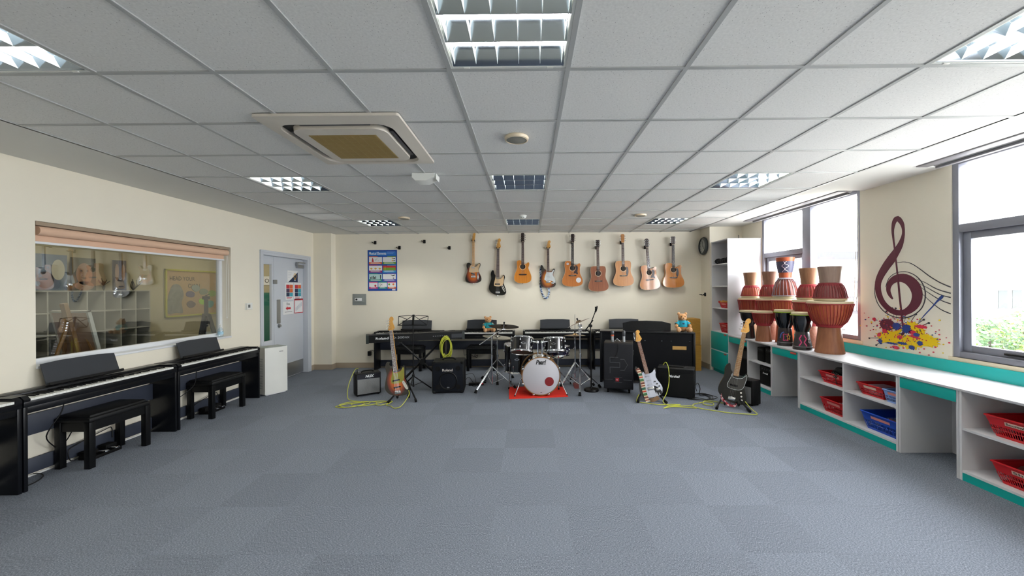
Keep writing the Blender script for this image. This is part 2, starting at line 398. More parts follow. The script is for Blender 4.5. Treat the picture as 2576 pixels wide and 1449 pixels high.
part('pump', MB().cyl((0, 0, .13), (0, 0, .165), .006, WPLAST).box((-.006, -.03, .165), (.006, .008, .175), WPLAST, .002), b)
part('bottle_label', MB().lathe([(.0335, .03), (.0335, .07)], mat('blue_bottle_label', '#9fc4d8', .5), seg=16, cap0=False, cap1=False), b)

# door ------------------------------------------------------------
y0, y1, zt = DR
w = MB()
for lo, hi in (((XL-.12, y0, 0), (XL+.018, y0+.07, zt)), ((XL-.12, y1-.09, 0), (XL+.018, y1, zt)), ((XL-.12, y0+.069, zt-.07), (XL+.0175, y1-.089, zt-.0005))): w.box(lo, hi, DOORG, .004)
for lo, hi in (((XL+.017, y0-.005, 0), (XL+.026, y0+.03, zt+.005)), ((XL+.017, y1-.035, 0), (XL+.026, y1+.005, zt+.005)), ((XL+.017, y0+.029, zt-.03), (XL+.0255, y1-.034, zt+.0045))): w.box(lo, hi, DOORG, .003)
dr = struct('door_1', w)
dx = XL-.075
ys = y0+.45                       # split between the narrow glazed leaf and the main leaf
w = MB()
vy0, vy1 = y0+.17, ys-.05
for lo, hi in (((dx-.045, y0+.07, .01), (dx, vy0, zt-.07)), ((dx-.045, vy1, .01), (dx, ys-.003, zt-.07)), ((dx-.0445, vy0-.002, .01), (dx-.0005, vy1+.002, .72)), ((dx-.0445, vy0-.002, 1.98), (dx-.0005, vy1+.002, zt-.0705))): w.box(lo, hi, DOORG, .003)
p = struct('side_leaf', w, dr); struct('vision_panel', MB().box((dx-.025, vy0, .72), (dx-.02, vy1, 1.98), GLASS), p)
lf = struct('door_leaf', MB().box((dx-.045, ys+.003, .01), (dx, y1-.09, zt-.07), DOORG, .003), dr)
struct('kick_plate', MB().box((dx, ys+.02, .02), (dx+.003, y1-.10, .26), STEEL), lf)
struct('push_plate', MB().box((dx, ys+.065, .985), (dx+.004, ys+.165, 1.395), STEEL, .002), lf)
struct('lock', MB().cyl((dx, ys+.12, .945), (dx+.012, ys+.12, .945), .036, STEEL).cyl((dx+.012, ys+.12, .945), (dx+.035, ys+.12, .945), .02, STEEL), lf)
struct('door_bolt', MB().box((dx, ys-.03, 1.66), (dx+.02, ys+.06, 1.73), STEEL, .004), lf)
struct('door_closer', MB().box((dx, y1-.32, 1.96), (dx+.05, y1-.13, 2.02), STEEL, .006).box((dx+.05, y1-.33, 2.05), (dx+.065, y1-.12, 2.07), STEEL).box((dx+.02, y1-.34, 2.0), (dx+.05, y1-.31, 2.07), STEEL), lf)
PY = lambda y, z: TR(dx+.004, y, z) @ RZ(PI/2) @ FACE
def sheet(y0, z0, y1, z1, col=PAPER): return MB().box((dx, y0, z0), (dx+.0025, y1, z1), col)
NAVYP = mat('navy_print', '#1d2e4c', .6); ORG = mat('orange_print', '#d9642e', .6); TEALP = mat('teal_print', '#3e9fb0', .6); REDP = mat('red_print', '#c02a35', .6); PURP = mat('purple_print', '#4a3350', .6); YELP = mat('yellow_print', '#d8a93c', .6); GREYP = mat('pale_grey_print', '#c9ccd2', .6)
q = thing('idea_notice', 'notice with a light bulb and navy corner, topmost sheet on the door', 'poster')
part('paper', sheet(6.80, 1.697, 7.10, 1.905), q)
part('navy_corner', MB().prism([(6.82, 1.697), (7.10, 1.697), (7.10, 1.88)], dx+.0026, dx+.0032, NAVYP, plane='yz'), q)
part('bulb_picture', MB().tube([(dx+.004, 7.01, 1.745), (dx+.004, 6.98, 1.80), (dx+.004, 7.0, 1.85), (dx+.004, 7.03, 1.85), (dx+.004, 7.05, 1.80), (dx+.004, 7.02, 1.745)], .005, YELP, n=4).box((dx+.003, 7.0, 1.725), (dx+.005, 7.03, 1.743), WTEXT), q)
w = MB()
for k in range(4): w.box((dx+.0026, 6.82, 1.86-k*.028), (dx+.003, 6.93-.02*k, 1.868-k*.028), GREYP)
part('text_lines', w, q)
for k, (a, b_, lbl) in enumerate(((6.744, 6.967, 'sheet of red, orange and blue squares, the one nearer the push plate'), (6.992, 7.205, 'sheet of red, orange and blue squares, the one nearer the hinges'))):
    q = thing('colour_block_notice', lbl, 'poster', group='colour block notices on the door')
    part('paper', sheet(a, 1.383, b_, 1.685), q)
    w = MB(); cs = ((REDP, ORG), (PURP, ORG), (NAVYP, TEALP)) if k == 0 else ((REDP, ORG), (NAVYP, TEALP), (NAVYP, TEALP))
    for r in range(3):
        for c in range(2): w.box((dx+.0026, a+.02+c*.098, 1.585-r*.072), (dx+.0032, a+.113+c*.095, 1.652-r*.072), cs[r][c])
    part('coloured_squares', w, q); w = MB()
    for r in range(2): w.box((dx+.0026, a+.03, 1.418-r*.016), (dx+.0032, b_-.04-.02*r, 1.426-r*.016), REDP)
    part('text_lines', w, q)
q = thing('fire_exit_notice', 'white sheet reading Fire over a red arrow, on the door', 'poster')
part('paper', sheet(6.671, 1.125, 6.967, 1.353), q)
part('printed_words', MB().text('Fire', .06, DTEXT, PY(6.77, 1.29), width=.09), q)
part('red_arrow', MB().prism([(6.745, 1.232), (6.795, 1.270), (6.795, 1.25), (6.885, 1.25), (6.885, 1.214), (6.795, 1.214), (6.795, 1.194)], dx+.0026, dx+.0034, REDP, plane='yz'), q)
part('text_lines', MB().box((dx+.0026, 6.72, 1.165), (dx+.003, 6.93, 1.171), DTEXT), q)
q = thing('evacuation_plan', 'red bordered evacuation plan sheet right of the fire notice on the door', 'poster')
part('paper', sheet(6.995, 1.13, 7.262, 1.395, REDP), q)
w = MB().box((dx+.0026, 7.008, 1.142), (dx+.003, 7.25, 1.365), PAPER)
for k in range(5): w.box((dx+.003, 7.03+k*.04, 1.17+k*.02), (dx+.0034, 7.06+k*.04, 1.24+k*.022), GREYP)
part('floor_plan', w, q)
t = thing('thermostat', 'small white thermostat on the wall left of the door', 'thermostat', (XL, 5.745, 1.316), PI/2)
part('wall_plate', MB().box((-.072, -.012, -.05), (.072, 0, .05), WPLAST, .003), t)
part('dial_housing', MB().box((-.066, -.032, -.047), (.02, -.012, .047), WPLAST, .005), t)
part('display', MB().box((-.045, -.034, -.02), (-.005, -.032, .025), mat('grey_display', '#5c5f62', .3)), t)

# right-hand windows ---------------------------------------------
WX = XR+.06
def frame_win(name, y0, y1, z0, mulls, sash, z1=WT, trans=2.09):
    w = MB(); fx0, fx1 = WX-.05, WX+.05; t = .055
    yzframe(w, fx0, fx1, y0, y1, z0, z1, t, ALU)
    for a in mulls: w.box((fx0+.001, a-.08, z0+t-.002), (fx1-.001, a+.08, z1-t+.002), ALU, .004)
    o = struct(name, w)
    struct('sill', MB().box((XR-.006, y0-.03, z0-.045), (WX+.06, y1+.03, z0), CREAMP, .004), o)
    for a, b in sash:
        struct('transom', MB().box((fx0+.002, a-.003, trans-.035), (fx1-.002, b+.003, trans+.04), ALU, .004), o)
        zz0, zz1 = z0+t, trans-.035; u = .065
        w = MB()
        yzframe(w, WX-.012, WX+.03, a+.001, b-.001, zz0+.001, zz1-.001, u, ALU)
        sf = struct('opening_sash', w, o)
        c = (a+b)/2 if name == 'window_2' else b-.42
        struct('stay_handle', MB().box((WX-.03, c-.14, zz0+.02), (WX-.012, c+.1, zz0+.038), BLACK, .003).box((WX-.03, c-.3, zz0+.012), (WX-.012, c-.1, zz0+.03), STEEL, .003).cyl((WX-.035, c-.1, zz0+.025), (WX-.01, c-.1, zz0+.025), .014, STEEL), sf)
    struct('glass_pane', MB().box((WX+.008, y0+.02, z0+.02), (WX+.012, y1-.02, z1-.02), GLASS), o)
    return o
frame_win('window_2', W1[0], W1[1], W1[2], [5.625], [(5.705, W1[1]-.055)])
frame_win('window_3', W2[0], W2[1], W2[2], [2.25], [(2.33, W2[1]-.055)])
frame_win('window_4', W3[0], W3[1], W3[2], [-.6], [(-.52, W3[1]-.055)])
BLG = mat('grey_blind_profile', '#8d8c91', .45, .1, noise=.03)
for a, lbl in ((W1, 'grey blind headrail above the window behind the drums'), (W2, 'grey blind headrail above the window right of the mural'), (W3, 'grey blind headrail above the window behind the camera')):
    b = thing('blind_headrail', lbl, 'blind', (3.83, (a[0]+a[1])/2, ZC+.04), group='roller blinds over the windows')
    h = (a[1]-a[0])/2+.04
    part('rail', MB().box((-.095, -h, -.005), (.02, h, .09), BLG, .006), b)
    part('rolled_fabric', MB().cyl((.07, -h+.03, .03), (.07, h-.03, .03), .038, mat('pale_blind_fabric', '#cfcfd0', .8)), b)
    part('bottom_rail', MB().box((.05, -h+.04, -.028), (.09, h-.04, -.008), BLG, .004), b)
b = thing('blind_chain', 'thin white blind pull chain hanging beside the drum window', 'chain', (XR-.03, 4.70, 2.62))
part('bead_chain', MB().tube([(0, 0, 0), (.004, -.01, -.5), (0, 0, -1.0), (0, .01, -1.18), (0, .03, -1.25), (0, .05, -1.18), (0, .045, -1.0), (0, .02, -.5), (0, .01, 0)], .003, WPLAST, n=5), b)
# ================================================================ CEILING FITTINGS
MIRR = mat('mirror_louvre_aluminium', '#8d97a3', .12, 1.0, noise=.05, scale=5)
BLADE = mat('pale_louvre_blade', '#cfd6d8', .35, .3, noise=.02)
ENAM = mat('white_enamel', '#e6e8e4', .4, noise=.01)
TUBE = mat('lit_fluorescent_tube', '#ffffff', .4, noise=0, emit='#fffdf2', estr=TUBE_E)
def luminaire():
    t = thing('ceiling_light', '', 'ceiling light')
    w = MB(); h = .296
    for lo, hi in (((-h, -h, .0), (-h+.02, h, .1)), ((h-.02, -h, 0), (h, h, .1)), ((-h+.019, -h+.0005, .0005), (h-.019, -h+.02, .0995)), ((-h+.019, h-.02, .0005), (h-.019, h-.0005, .0995)), ((-h+.001, -h+.001, .0995), (h-.001, h-.001, .104))): w.box(lo, hi, ENAM)
    part('housing', w, t)
    for y in (-.175, 0, .175): part('fluorescent_tube', MB().cyl((-.27, y, .068), (.27, y, .068), .009, TUBE, seg=10), t)
    for y in (-.0875, .0875):
        pr = [(y-.045, .085), (y-.018, .04), (y-.002, .005), (y+.002, .005), (y+.018, .04), (y+.045, .085)]
        part('reflector', MB().prism(pr, -.276, .276, MIRR, plane='yz'), t)
    for s in (-1, 1):
        pr = [(s*.276, .003), (s*.262, .005), (s*.238, .04), (s*.218, .085), (s*.276, .085)]
        part('reflector', MB().prism(pr, -.276, .276, MIRR, plane='yz'), t)
    for k in range(6):
        x = -.265+.106*k
        part('cross_blade', MB().prism([(-.27, .006), (.27, .006), (.27, .05), (-.27, .05)], x-.0012, x+.0012, BLADE, plane='yz'), t)
    for x in (-.21, .21): part('clip', MB().box((x-.016, .279, -.003), (x+.016, .289, .004), WPLAST, .002), t)
    return t
LN = {(-4, -1): 'lit louvred ceiling light cut off by the left edge of the photo', (0, -1): 'large lit louvred ceiling light at the top centre, nearest the camera', (4, -1): 'lit louvred ceiling light at the top right, nearest the windows',
      (-4, 3): 'louvred ceiling light left of and beyond the air conditioner', (0, 3): 'louvred ceiling light in the middle of the ceiling beyond the round speaker', (4, 3): 'bright louvred ceiling light beside the drum window',
      (-4, 7): 'far louvred ceiling light above the empty guitar hooks', (0, 7): 'far louvred ceiling light behind the smoke detector', (4, 7): 'far louvred ceiling light in front of the wall clock corner',
      (-4, -5): 'louvred ceiling light behind the camera near the left wall', (0, -5): 'louvred ceiling light behind the camera mid room', (4, -5): 'louvred ceiling light behind the camera near the windows'}
lum = None
for (i, j) in LIGHTS:
    loc = (GX0+.6*i+.3, GY0+.6*j+.3, ZC+.003)
    if lum is None: lum = luminaire(); o = lum; o.location = loc; o['label'] = LN[(i, j)]; o['group'] = 'louvred ceiling lights'
    else: o = dup(lum, loc, None, LN[(i, j)], 'louvred ceiling lights')
# cassette air conditioner
ac = thing('air_conditioner', 'square cream ceiling cassette air conditioner with yellowed grille', 'air conditioner', (-1.278, 2.87, ZC)); ac.scale = (.93, .93, 1)
ACB = mat('cream_air_conditioner_plastic', '#d6cfc4', .4, noise=.02); GRIL = mat('yellowed_grille', '#a08a55', .5, noise=.06, scale=4)
def rr(hx, hy, r, n=5):
    o = []
    for cx, cy, a0 in ((hx-r, hy-r, 0), (-hx+r, hy-r, PI/2), (-hx+r, -hy+r, PI), (hx-r, -hy+r, 1.5*PI)):
        for k in range(n+1): a = a0+PI/2*k/n; o.append((cx+r*math.cos(a), cy+r*math.sin(a)))
    return o
H = .50
def ringface(w, o1, z1, o2, z2, m):
    A = [w.bm.verts.new((x, y, z1)) for x, y in o1]; B = [w.bm.verts.new((x, y, z2)) for x, y in o2]; n = len(A)
    w._fin([], [w.bm.faces.new((A[k], A[(k+1) % n], B[(k+1) % n], B[k])) for k in range(n)], m)
w = MB(); ringface(w, rr(H, H, .02), 0, rr(H, H, .02), -.018, ACB); ringface(w, rr(H, H, .02), -.018, rr(.405, .405, .11), -.034, ACB); ringface(w, rr(.405, .405, .11), -.034, rr(.40, .40, .11), .01, ACB)
part('panel', w, ac)
w = MB(); ringface(w, rr(.402, .402, .11), -.008, rr(.30, .30, .09), -.008, mat('dark_outlet', '#1d1f20', .6)); part('air_outlet', w, ac)
w = MB()
for s in (-1, 1): w.box((-.25, s*.352, -.022), (.25, s*.378, -.016), mat('dark_grey_vane', '#55565a', .5)); w.box((s*.352, -.25, -.022), (s*.378, .25, -.016), _M['dark_grey_vane'])
part('vane', w, ac)
w = MB(); ringface(w, rr(.345, .345, .09), -.008, rr(.342, .342, .09), -.040, ACB); ringface(w, rr(.342, .342, .09), -.040, rr(.25, .25, .01), -.046, ACB); part('centre_panel', w, ac)
w = MB().box((-.25, -.25, -.046), (.25, .25, -.04), GRIL)
for k in range(40): y = -.245+k*.0125; w.box((-.25, y, -.049), (.25, y+.005, -.046), GRIL)
for k in range(9): x = -.24+k*.06; w.box((x-.002, -.25, -.0485), (x+.002, .25, -.046), GRIL)
part('intake_grille', w, ac)
# white box on the ceiling behind it
t = thing('wireless_access_point', 'white wedge-shaped device on the ceiling beyond the air conditioner', 'access point', (-1.0, 3.74, ZC))
part('casing', MB().prism([(-.11, 0), (.11, 0), (.10, -.035), (.02, -.07), (-.08, -.07), (-.11, -.04)], -.08, .08, ENAM), t)
part('side_cover', MB().prism([(-.075, -.001), (.075, -.001), (.055, -.055), (-.055, -.055)], .112, .118, ENAM, plane='yz'), t)
part('mount', MB().box((-.09, .05, -.012), (.09, .095, 0), BLACK), t)
for n, (x, y, lbl) in enumerate(((-.085, 2.83, 'round flush ceiling speaker in the middle of the ceiling'), (-1.93, 5.95, 'round flush ceiling speaker before the far left ceiling light'), (1.70, 5.85, 'round flush ceiling speaker before the far right ceiling light'))):
    t = thing('ceiling_speaker', lbl, 'speaker', (x, y, ZC+.006), group='round ceiling speakers')
    part('rim', MB().lathe([(.075, 0), (.085, 0), (.09, -.006), (.086, -.022), (.076, -.026), (.075, -.02)], CREAMP, seg=32, cap0=False, cap1=False), t)
    part('grille', MB().lathe([(.077, -.02), (.06, -.0255), (.001, -.027)], mat('grey_speaker_cloth', '#87877f', .7, noise=.1, scale=200), seg=32, cap0=False), t)
t = thing('smoke_detector', 'white dome smoke detector on the ceiling before the far centre light', 'smoke detector', (-.09, 5.85, ZC+.006))
part('base', MB().lathe([(.06, 0), (.06, -.015), (.052, -.02)], ENAM, seg=24, cap0=False), t)
part('sensor_head', MB().lathe([(.05, -.02), (.048, -.035), (.036, -.05), (.02, -.054)], ENAM, seg=24).box((-.02, -.047, -.04), (-.01, -.02, -.03), BLACK).box((.01, -.047, -.04), (.02, -.02, -.03), BLACK), t)

# ================================================================ BEYOND THE GLASS
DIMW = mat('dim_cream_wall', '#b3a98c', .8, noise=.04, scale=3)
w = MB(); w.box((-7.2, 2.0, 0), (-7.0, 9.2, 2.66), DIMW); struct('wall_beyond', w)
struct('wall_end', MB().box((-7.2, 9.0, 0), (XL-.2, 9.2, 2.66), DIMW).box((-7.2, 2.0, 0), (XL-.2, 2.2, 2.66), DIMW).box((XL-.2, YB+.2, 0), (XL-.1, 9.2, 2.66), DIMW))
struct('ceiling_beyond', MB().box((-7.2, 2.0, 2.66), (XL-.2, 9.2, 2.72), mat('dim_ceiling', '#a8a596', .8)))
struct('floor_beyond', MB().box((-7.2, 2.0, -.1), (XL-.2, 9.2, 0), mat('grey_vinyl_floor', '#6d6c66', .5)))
GREYC = mat('grey_shelf_board', '#9a9a94', .6, noise=.03)
cb = thing('cubby_shelf', 'large grey open cubby shelf in the room behind the glass', 'shelf', (-7.0, 4.80, 0))
cw, rh = .24, .31; ny = 8
part('back_panel', MB().box((0, 0, 0), (.01, 1.93, 1.56), mat('dark_grey_back', '#6d6d6a', .7)), cb)
for k in range(ny+1): part('divider', MB().box((.01, k*1.912/ny, 0), (.34, k*1.912/ny+.018, 1.55), GREYC), cb)
for k in range(6): part('shelf_board', MB().box((.01, 0, k*rh), (.345, 1.93, k*rh+.018), GREYC), cb)
def canvas(lbl, y, wd, h, blobs, bg, z=1.57, name='painting'):
    t = thing(name, lbl, 'painting', (-6.86, y, z), PI/2, rot=None)
    part('canvas', MB().box((-wd/2, 0, 0), (wd/2, .025, h), bg), t)
    w = MB()
    for (x, zz, rx, rz_, m) in blobs: w.prism([(x+rx*math.cos(a*.3), zz+rz_*math.sin(a*.3)) for a in range(21)], -.002, -.0005, m)
    part('painted_image', w, t)
SKN = mat('tan_paint', '#9a7862', .7); DKP = mat('dark_paint', '#2b2630', .7); BLP = mat('slate_blue_paint', '#5b6a80', .7); PLP = mat('pale_paint', '#b8b4a8', .7)
canvas('slate blue canvas at the window end of the cubby shelf top', 5.47, .42, .52, [(-.05, .15, .1, .12, DKP), (.1, .3, .08, .15, PLP)], BLP)
canvas('tan portrait canvas standing on top of the cubby shelf', 5.90, .32, .50, [(0, .25, .11, .17, SKN), (0, .07, .13, .07, SKN), (-.04, .30, .015, .01, DKP), (.04, .30, .015, .01, DKP), (0, .19, .03, .01, DKP)], mat('grey_green_paint', '#54554a', .7))
canvas('narrow dark canvas of two candles, on the cubby shelf', 6.42, .20, .50, [(-.05, .3, .03, .14, SKN), (.05, .3, .03, .14, SKN)], DKP)
w = MB()
for k in range(7): a = k*.35-.6; w.tube([(0, 0, 0), (.03*math.sin(a), .04*math.sin(a), .06), (.05*math.cos(k), .12*math.sin(a), .15+.02*(k % 3))], .006, CABLE, n=3)
sc_ = solo('wire_sculpture', w, 'small black twig-like sculpture beside the narrow dark canvas, at the cubby shelf end', 'sculpture', (-6.85, 6.62, 1.572))
o = dup(sc_, (-6.85, 6.16, 1.572), 1.2, 'small black twig-like sculpture between the tan portrait and the dark canvas')
t = thing('notice_board', 'framed notice board reading HEAD YOUR OWN on the far room wall', 'notice board', (-6.993, 8.02, 1.06), PI/2)
part('backing', MB().box((-.66, -.01, 0), (.66, 0, .9), mat('tan_board', '#a98a5e', .7, noise=.15, scale=6)), t)
w = MB()
for lo, hi in (((-.68, -.03, -.02), (-.65, 0, .92)), ((.65, -.03, -.02), (.68, 0, .92)), ((-.68, -.03, -.02), (.68, 0, .01)), ((-.68, -.03, .89), (.68, 0, .92))): w.box(lo, hi, mat('lime_border', '#b0ac22', .5))
part('border', w, t)
part('title_letters', MB().text('HEAD YOUR', .12, DTEXT, TR(-.58, -.012, .70) @ FACE, width=.56).text('OWN', .13, DTEXT, TR(-.18, -.012, .55) @ FACE, width=.28), t)
w = MB(); rnd = random.Random(4)
for k, c in enumerate(('#55496a', '#6f7a62', '#7e9a4a', '#94c81c', '#5a4640', '#4a8f86', '#b07f2a', '#7d8a80')):
    cx, cz = (-.12, .2, .42, .18, -.12, .36, .55, .0)[k], (.42, .47, .43, .27, .22, .2, .15, .55)[k]; cc = mat('paint_patch_%s' % 'abcdefgh'[k], c, .7)
    w.prism(smooth2([(cx+(.09+.03*rnd.random())*math.cos(a), cz+(.06+.02*rnd.random())*math.sin(a)) for a in [q*PI/4 for q in range(8)]], 2), -.014-.0006*k, -.0105, cc)
part('colour_patches', w, t)
w = MB(); w.prism(smooth2([(-.62, .05), (-.45, .06), (-.3, .05), (-.33, .25), (-.28, .42), (-.36, .6), (-.5, .62), (-.58, .5), (-.63, .3)], 3), -.0135, -.0105, mat('grey_sketch', '#77766e', .7, noise=.5, scale=14)); part('grey_portrait', w, t)
EAS = mat_wood('pine_easel', '#a87b4e', '#bf9263', .5, 5)
t = thing('easel', 'pine tabletop easel holding a canvas behind the glass', 'easel', (-5.0, 4.25, .78), rot=(.12, 0, 0))
part('mast', MB().box((-.025, -.02, 0), (.025, .02, .66), EAS, M=RX(.10)), t)
for s in (-1, 1): part('leg', MB().cyl((s*.03, .02, .5), (s*.2, .0, -.02), .016, EAS, seg=6), t)
part('rear_leg', MB().cyl((0, -.02, .5), (.0, -.24, .03), .016, EAS, seg=6), t)
part('ledge', MB().box((-.22, -.03, .02), (.22, .04, .05), EAS), t)
cv = part('canvas', MB(RX(.10)).box((-.2, .022, .06), (.2, .05, .56), mat('peach_canvas', '#c3a394', .8, noise=.1, scale=5)), t)
w = MB(RX(.10))
for lo, hi in (((-.21, .02, .05), (-.19, .055, .57)), ((.19, .02, .05), (.21, .055, .57)), ((-.21, .02, .05), (.21, .055, .07)), ((-.21, .02, .55), (.21, .055, .57))): w.box(lo, hi, PAPER)
part('canvas_edge', w, t)
t = thing('work_table', 'grey topped table below the easel behind the glass', 'table', (-5.05, 4.2, 0))
part('tabletop', MB().box((-.5, -1.0, .74), (.35, 1.0, .78), GREYC, .004), t)
for x in (-.45, .3):
    for y in (-.95, .95): part('leg', MB().box((x-.025, y-.025, 0), (x+.025, y+.025, .74), GREYC), t)
t = thing('tripod', 'dark tripod standing behind the right end of the interior window', 'tripod', (-5.0, 5.93, 0))
DBL = mat('dark_navy_tripod', '#1c2029', .5)
part('centre_column', MB().cyl((0, 0, 1.0), (0, 0, 1.42), .028, DBL).cyl((0, 0, 1.16), (0, 0, 1.2), .05, DBL).cyl((0, 0, 1.42), (0, 0, 1.44), .05, DBL), t)
part('head', MB().box((-.03, -.04, 1.44), (.03, .04, 1.47), DBL, .005).cyl((-.02, 0, 1.47), (.03, .03, 1.5), .008, DBL), t)
for k in range(3): a = k*2*PI/3+.5; part('leg', MB().cyl((.03*math.cos(a), .03*math.sin(a), 1.18), (.30*math.cos(a), .30*math.sin(a), 0), .03, DBL, r1=.024), t)
w = MB().box((-6.25, 8.975, 0), (-5.85, 8.985, 1.5), mat('green_door_panel', '#0d6f60', .5)); solo('green_panel', w, 'green panel seen through the narrow door glass', 'panel')
t = thing('room_sign', 'white sign seen through the narrow door glass', 'sign', (-6.05, 8.985, 1.68)); part('plate', MB().box((-.2, -.004, 0), (.2, .0, .2), PAPER), t); part('printed_word', MB().text('Ot', .14, DTEXT, TR(-.14, -.006, .05) @ FACE), t)
t = thing('added_fill_panel', 'added square glowing panel brightening the room behind the glass', 'ceiling light', (-5.8, 5.2, 2.655))  # added light source to brighten the room beyond, not a known fitting
part('diffuser', MB().box((-.3, -.3, -.01), (.3, .3, 0), mat('added_panel_glow', '#ffffff', .5, emit='#fff6e0', estr=ROOM2_E)), t)
dup(t, (-5.8, 7.8, 2.655), None, 'added square glowing panel brightening the far end of the room behind the glass')  # second added panel, brightens the far end

# ================================================================ OUTSIDE
EXW = mat('white_render', '#e9e6e2', .8, noise=.03, scale=1.5); EXG = mat('grey_concrete', '#3f3f43', .8, noise=.06, scale=2); EXD = mat('dark_louvre_glass', '#1d2628', .4, noise=.2, scale=5, stretch=(1, 1, 14))
struct('ground', MB().box((4.3, -20, -4.2), (80, 80, -4), mat('pale_paving', '#cfcbc6', .8, noise=.05, scale=2)))
struct('terrace', MB().box((9, 6, -1.1), (22, 20, -.7), mat('speckled_terrace', '#b9b9b0', .9, noise=.2, scale=14)))
t = thing('white_building', 'white rendered house with two louvred windows across the terrace', 'building', (26.2, 22, -4))
part('wall', MB().box((-2.4, 0, 0), (12, 8, 5.55), EXW), t)
part('parapet', MB().box((-2.6, -.5, 5.45), (12.2, 8, 6.0), EXG), t)
for x in (.7, 1.5, 4.5): part('window', MB().box((x-.26, -.03, 4.3), (x+.26, .02, 5.3), EXD).box((x-.3, -.05, 4.24), (x+.3, .02, 4.3), EXG), t)
part('ledge', MB().box((-2.4, -.06, 3.35), (12, 0, 3.42), EXG), t)
part('roof_tank', MB().cyl((1, 3, 6), (1, 3, 7.4), .7, EXW, seg=20), t)
t = thing('balcony_building', 'white balconied apartment house seen through the drum window', 'building', (17.5, 26, -4))
part('wall', MB().box((-6, 0, 0), (5.5, 8, 7.6), EXW), t)
for z in (1.1, 3.8, 5.8): part('balcony_slab', MB().box((-6, -1.1, z), (5.5, 0, z+.16), EXG), t)
for z in (1.26, 3.96):
    w = MB().box((-6, -1.1, z+.9), (5.5, -1.04, z+.96), EXG)
    for k in range(58): w.box((-6+k*.2, -1.09, z), (-5.97+k*.2, -1.06, z+.9), EXG)
    part('railing', w, t)
for x in (-4, -1.5, 1.2, 2.2, 3.4): part('window', MB().box((x-.35, -.03, 4.2), (x+.35, .02, 5.4), EXD), t); part('window', MB().box((x-.35, -.03, 1.5), (x+.35, .02, 2.7), EXD), t)
part('parapet', MB().box((-6.2, -.3, 7.4), (5.7, 8, 7.9), EXG), t)
LEAF = mat('yellow_green_leaves', '#5a6e22', .6, noise=.25, scale=3); LEAF2 = mat('mid_green_leaves', '#34502a', .6, noise=.25, scale=3); TRUNK = mat('grey_bark', '#3a332d', .8)
def leaves(n, rx, ry, rz, c, s, m, sd):
    r = random.Random(sd); w = MB()
    for k in range(n):
        while True:
            p = Vector((r.uniform(-1, 1), r.uniform(-1, 1), r.uniform(-1, 1)))
            if .25 < p.length < 1: break
        q = Vector((c[0]+p.x*rx, c[1]+p.y*ry, c[2]+p.z*rz)); u = Vector((r.gauss(0, 1), r.gauss(0, 1), r.gauss(0, 1))).normalized(); v = u.orthogonal().normalized(); z = s*r.uniform(.6, 1.3)
        w.quad([q-u*z, q+v*z*.45, q+u*z, q-v*z*.45], m)
    return w
for k, (x, y, h, r_, m, lbl) in enumerate(((14.3, 12.0, 1.3, .7, LEAF2, 'bushy green shrub on the terrace by the left of the big window'), (15.4, 12.6, 1.0, .8, LEAF, 'yellow green shrub on the terrace, middle of the big window'), (16.4, 12.4, 1.9, .8, LEAF2, 'taller shrub on the terrace before the louvred windows'), (15.0, 11.0, .7, .9, LEAF, 'low pale shrub on the terrace edge'), (17.4, 13.6, 1.3, .9, LEAF, 'yellow green shrub at the far end of the terrace'))):
    t = thing('shrub', lbl, 'shrub', (x, y, -.7), group='shrubs on the terrace')
    part('stem', MB().cyl((0, 0, 0), (0, .05, h*.6), .03, TRUNK, seg=6), t); part('foliage', leaves(520, r_, r_, h*.5, (0, 0, h*.55), .09, m, k), t)
t = thing('tree', 'pale bare-looking tree behind the balconied apartment house', 'tree', (30, 38, -4)); part('trunk', MB().cyl((0, 0, 0), (0, 0, 6), .2, TRUNK, seg=8), t); part('crown', leaves(700, 3.2, 3, 2.2, (0, 0, 6.8), .22, LEAF2, 91), t)

# ================================================================ LIGHT AND CAMERA
wd = D.worlds.new('overcast_sky'); SC.world = wd; wd.use_nodes = True
wd.node_tree.nodes['Background'].inputs['Color'].default_value = (.96, .975, 1.0, 1); wd.node_tree.nodes['Background'].inputs['Strength'].default_value = SKY_E
for nm, a in (('window_daylight', W1), ('window_daylight', W2), ('window_daylight', W3)):
    la = D.lights.new(nm, 'AREA'); la.shape = 'RECTANGLE'; la.size = WT-a[2]; la.size_y = a[1]-a[0]; la.cycles.is_portal = True
    o = D.objects.new(nm, la); COL.objects.link(o); o.location = (XR+.19, (a[0]+a[1])/2, (WT+a[2])/2); o.rotation_euler = (0, PI/2, 0)
cam = D.cameras.new('camera'); cam.sensor_width = 36; cam.sensor_fit = 'HORIZONTAL'; cam.lens = 967.777/2576*36
cam.shift_x = -(1325.93-1288)/2576; cam.shift_y = (726.5-724.5)/2576; cam.clip_start = .05; cam.clip_end = 300
co = D.objects.new('camera', cam); COL.objects.link(co)
co.matrix_world = TR(0, 0, 1.551) @ RZ(.00518) @ RX(PI/2) @ RZ(-.00638)
SC.camera = co
vs = SC.view_settings; vs.view_transform = 'Standard'; vs.look = 'None'; vs.exposure = EXPO; vs.gamma = 1; vs.use_curve_mapping = False
SC.cycles.max_bounces = 8; SC.cycles.diffuse_bounces = 5; SC.cycles.glossy_bounces = 4; SC.cycles.transparent_max_bounces = 12; SC.cycles.caustics_reflective = True; SC.cycles.blur_glossy = 1.0; SC.cycles.caustics_refractive = False; SC.cycles.sample_clamp_indirect = 6
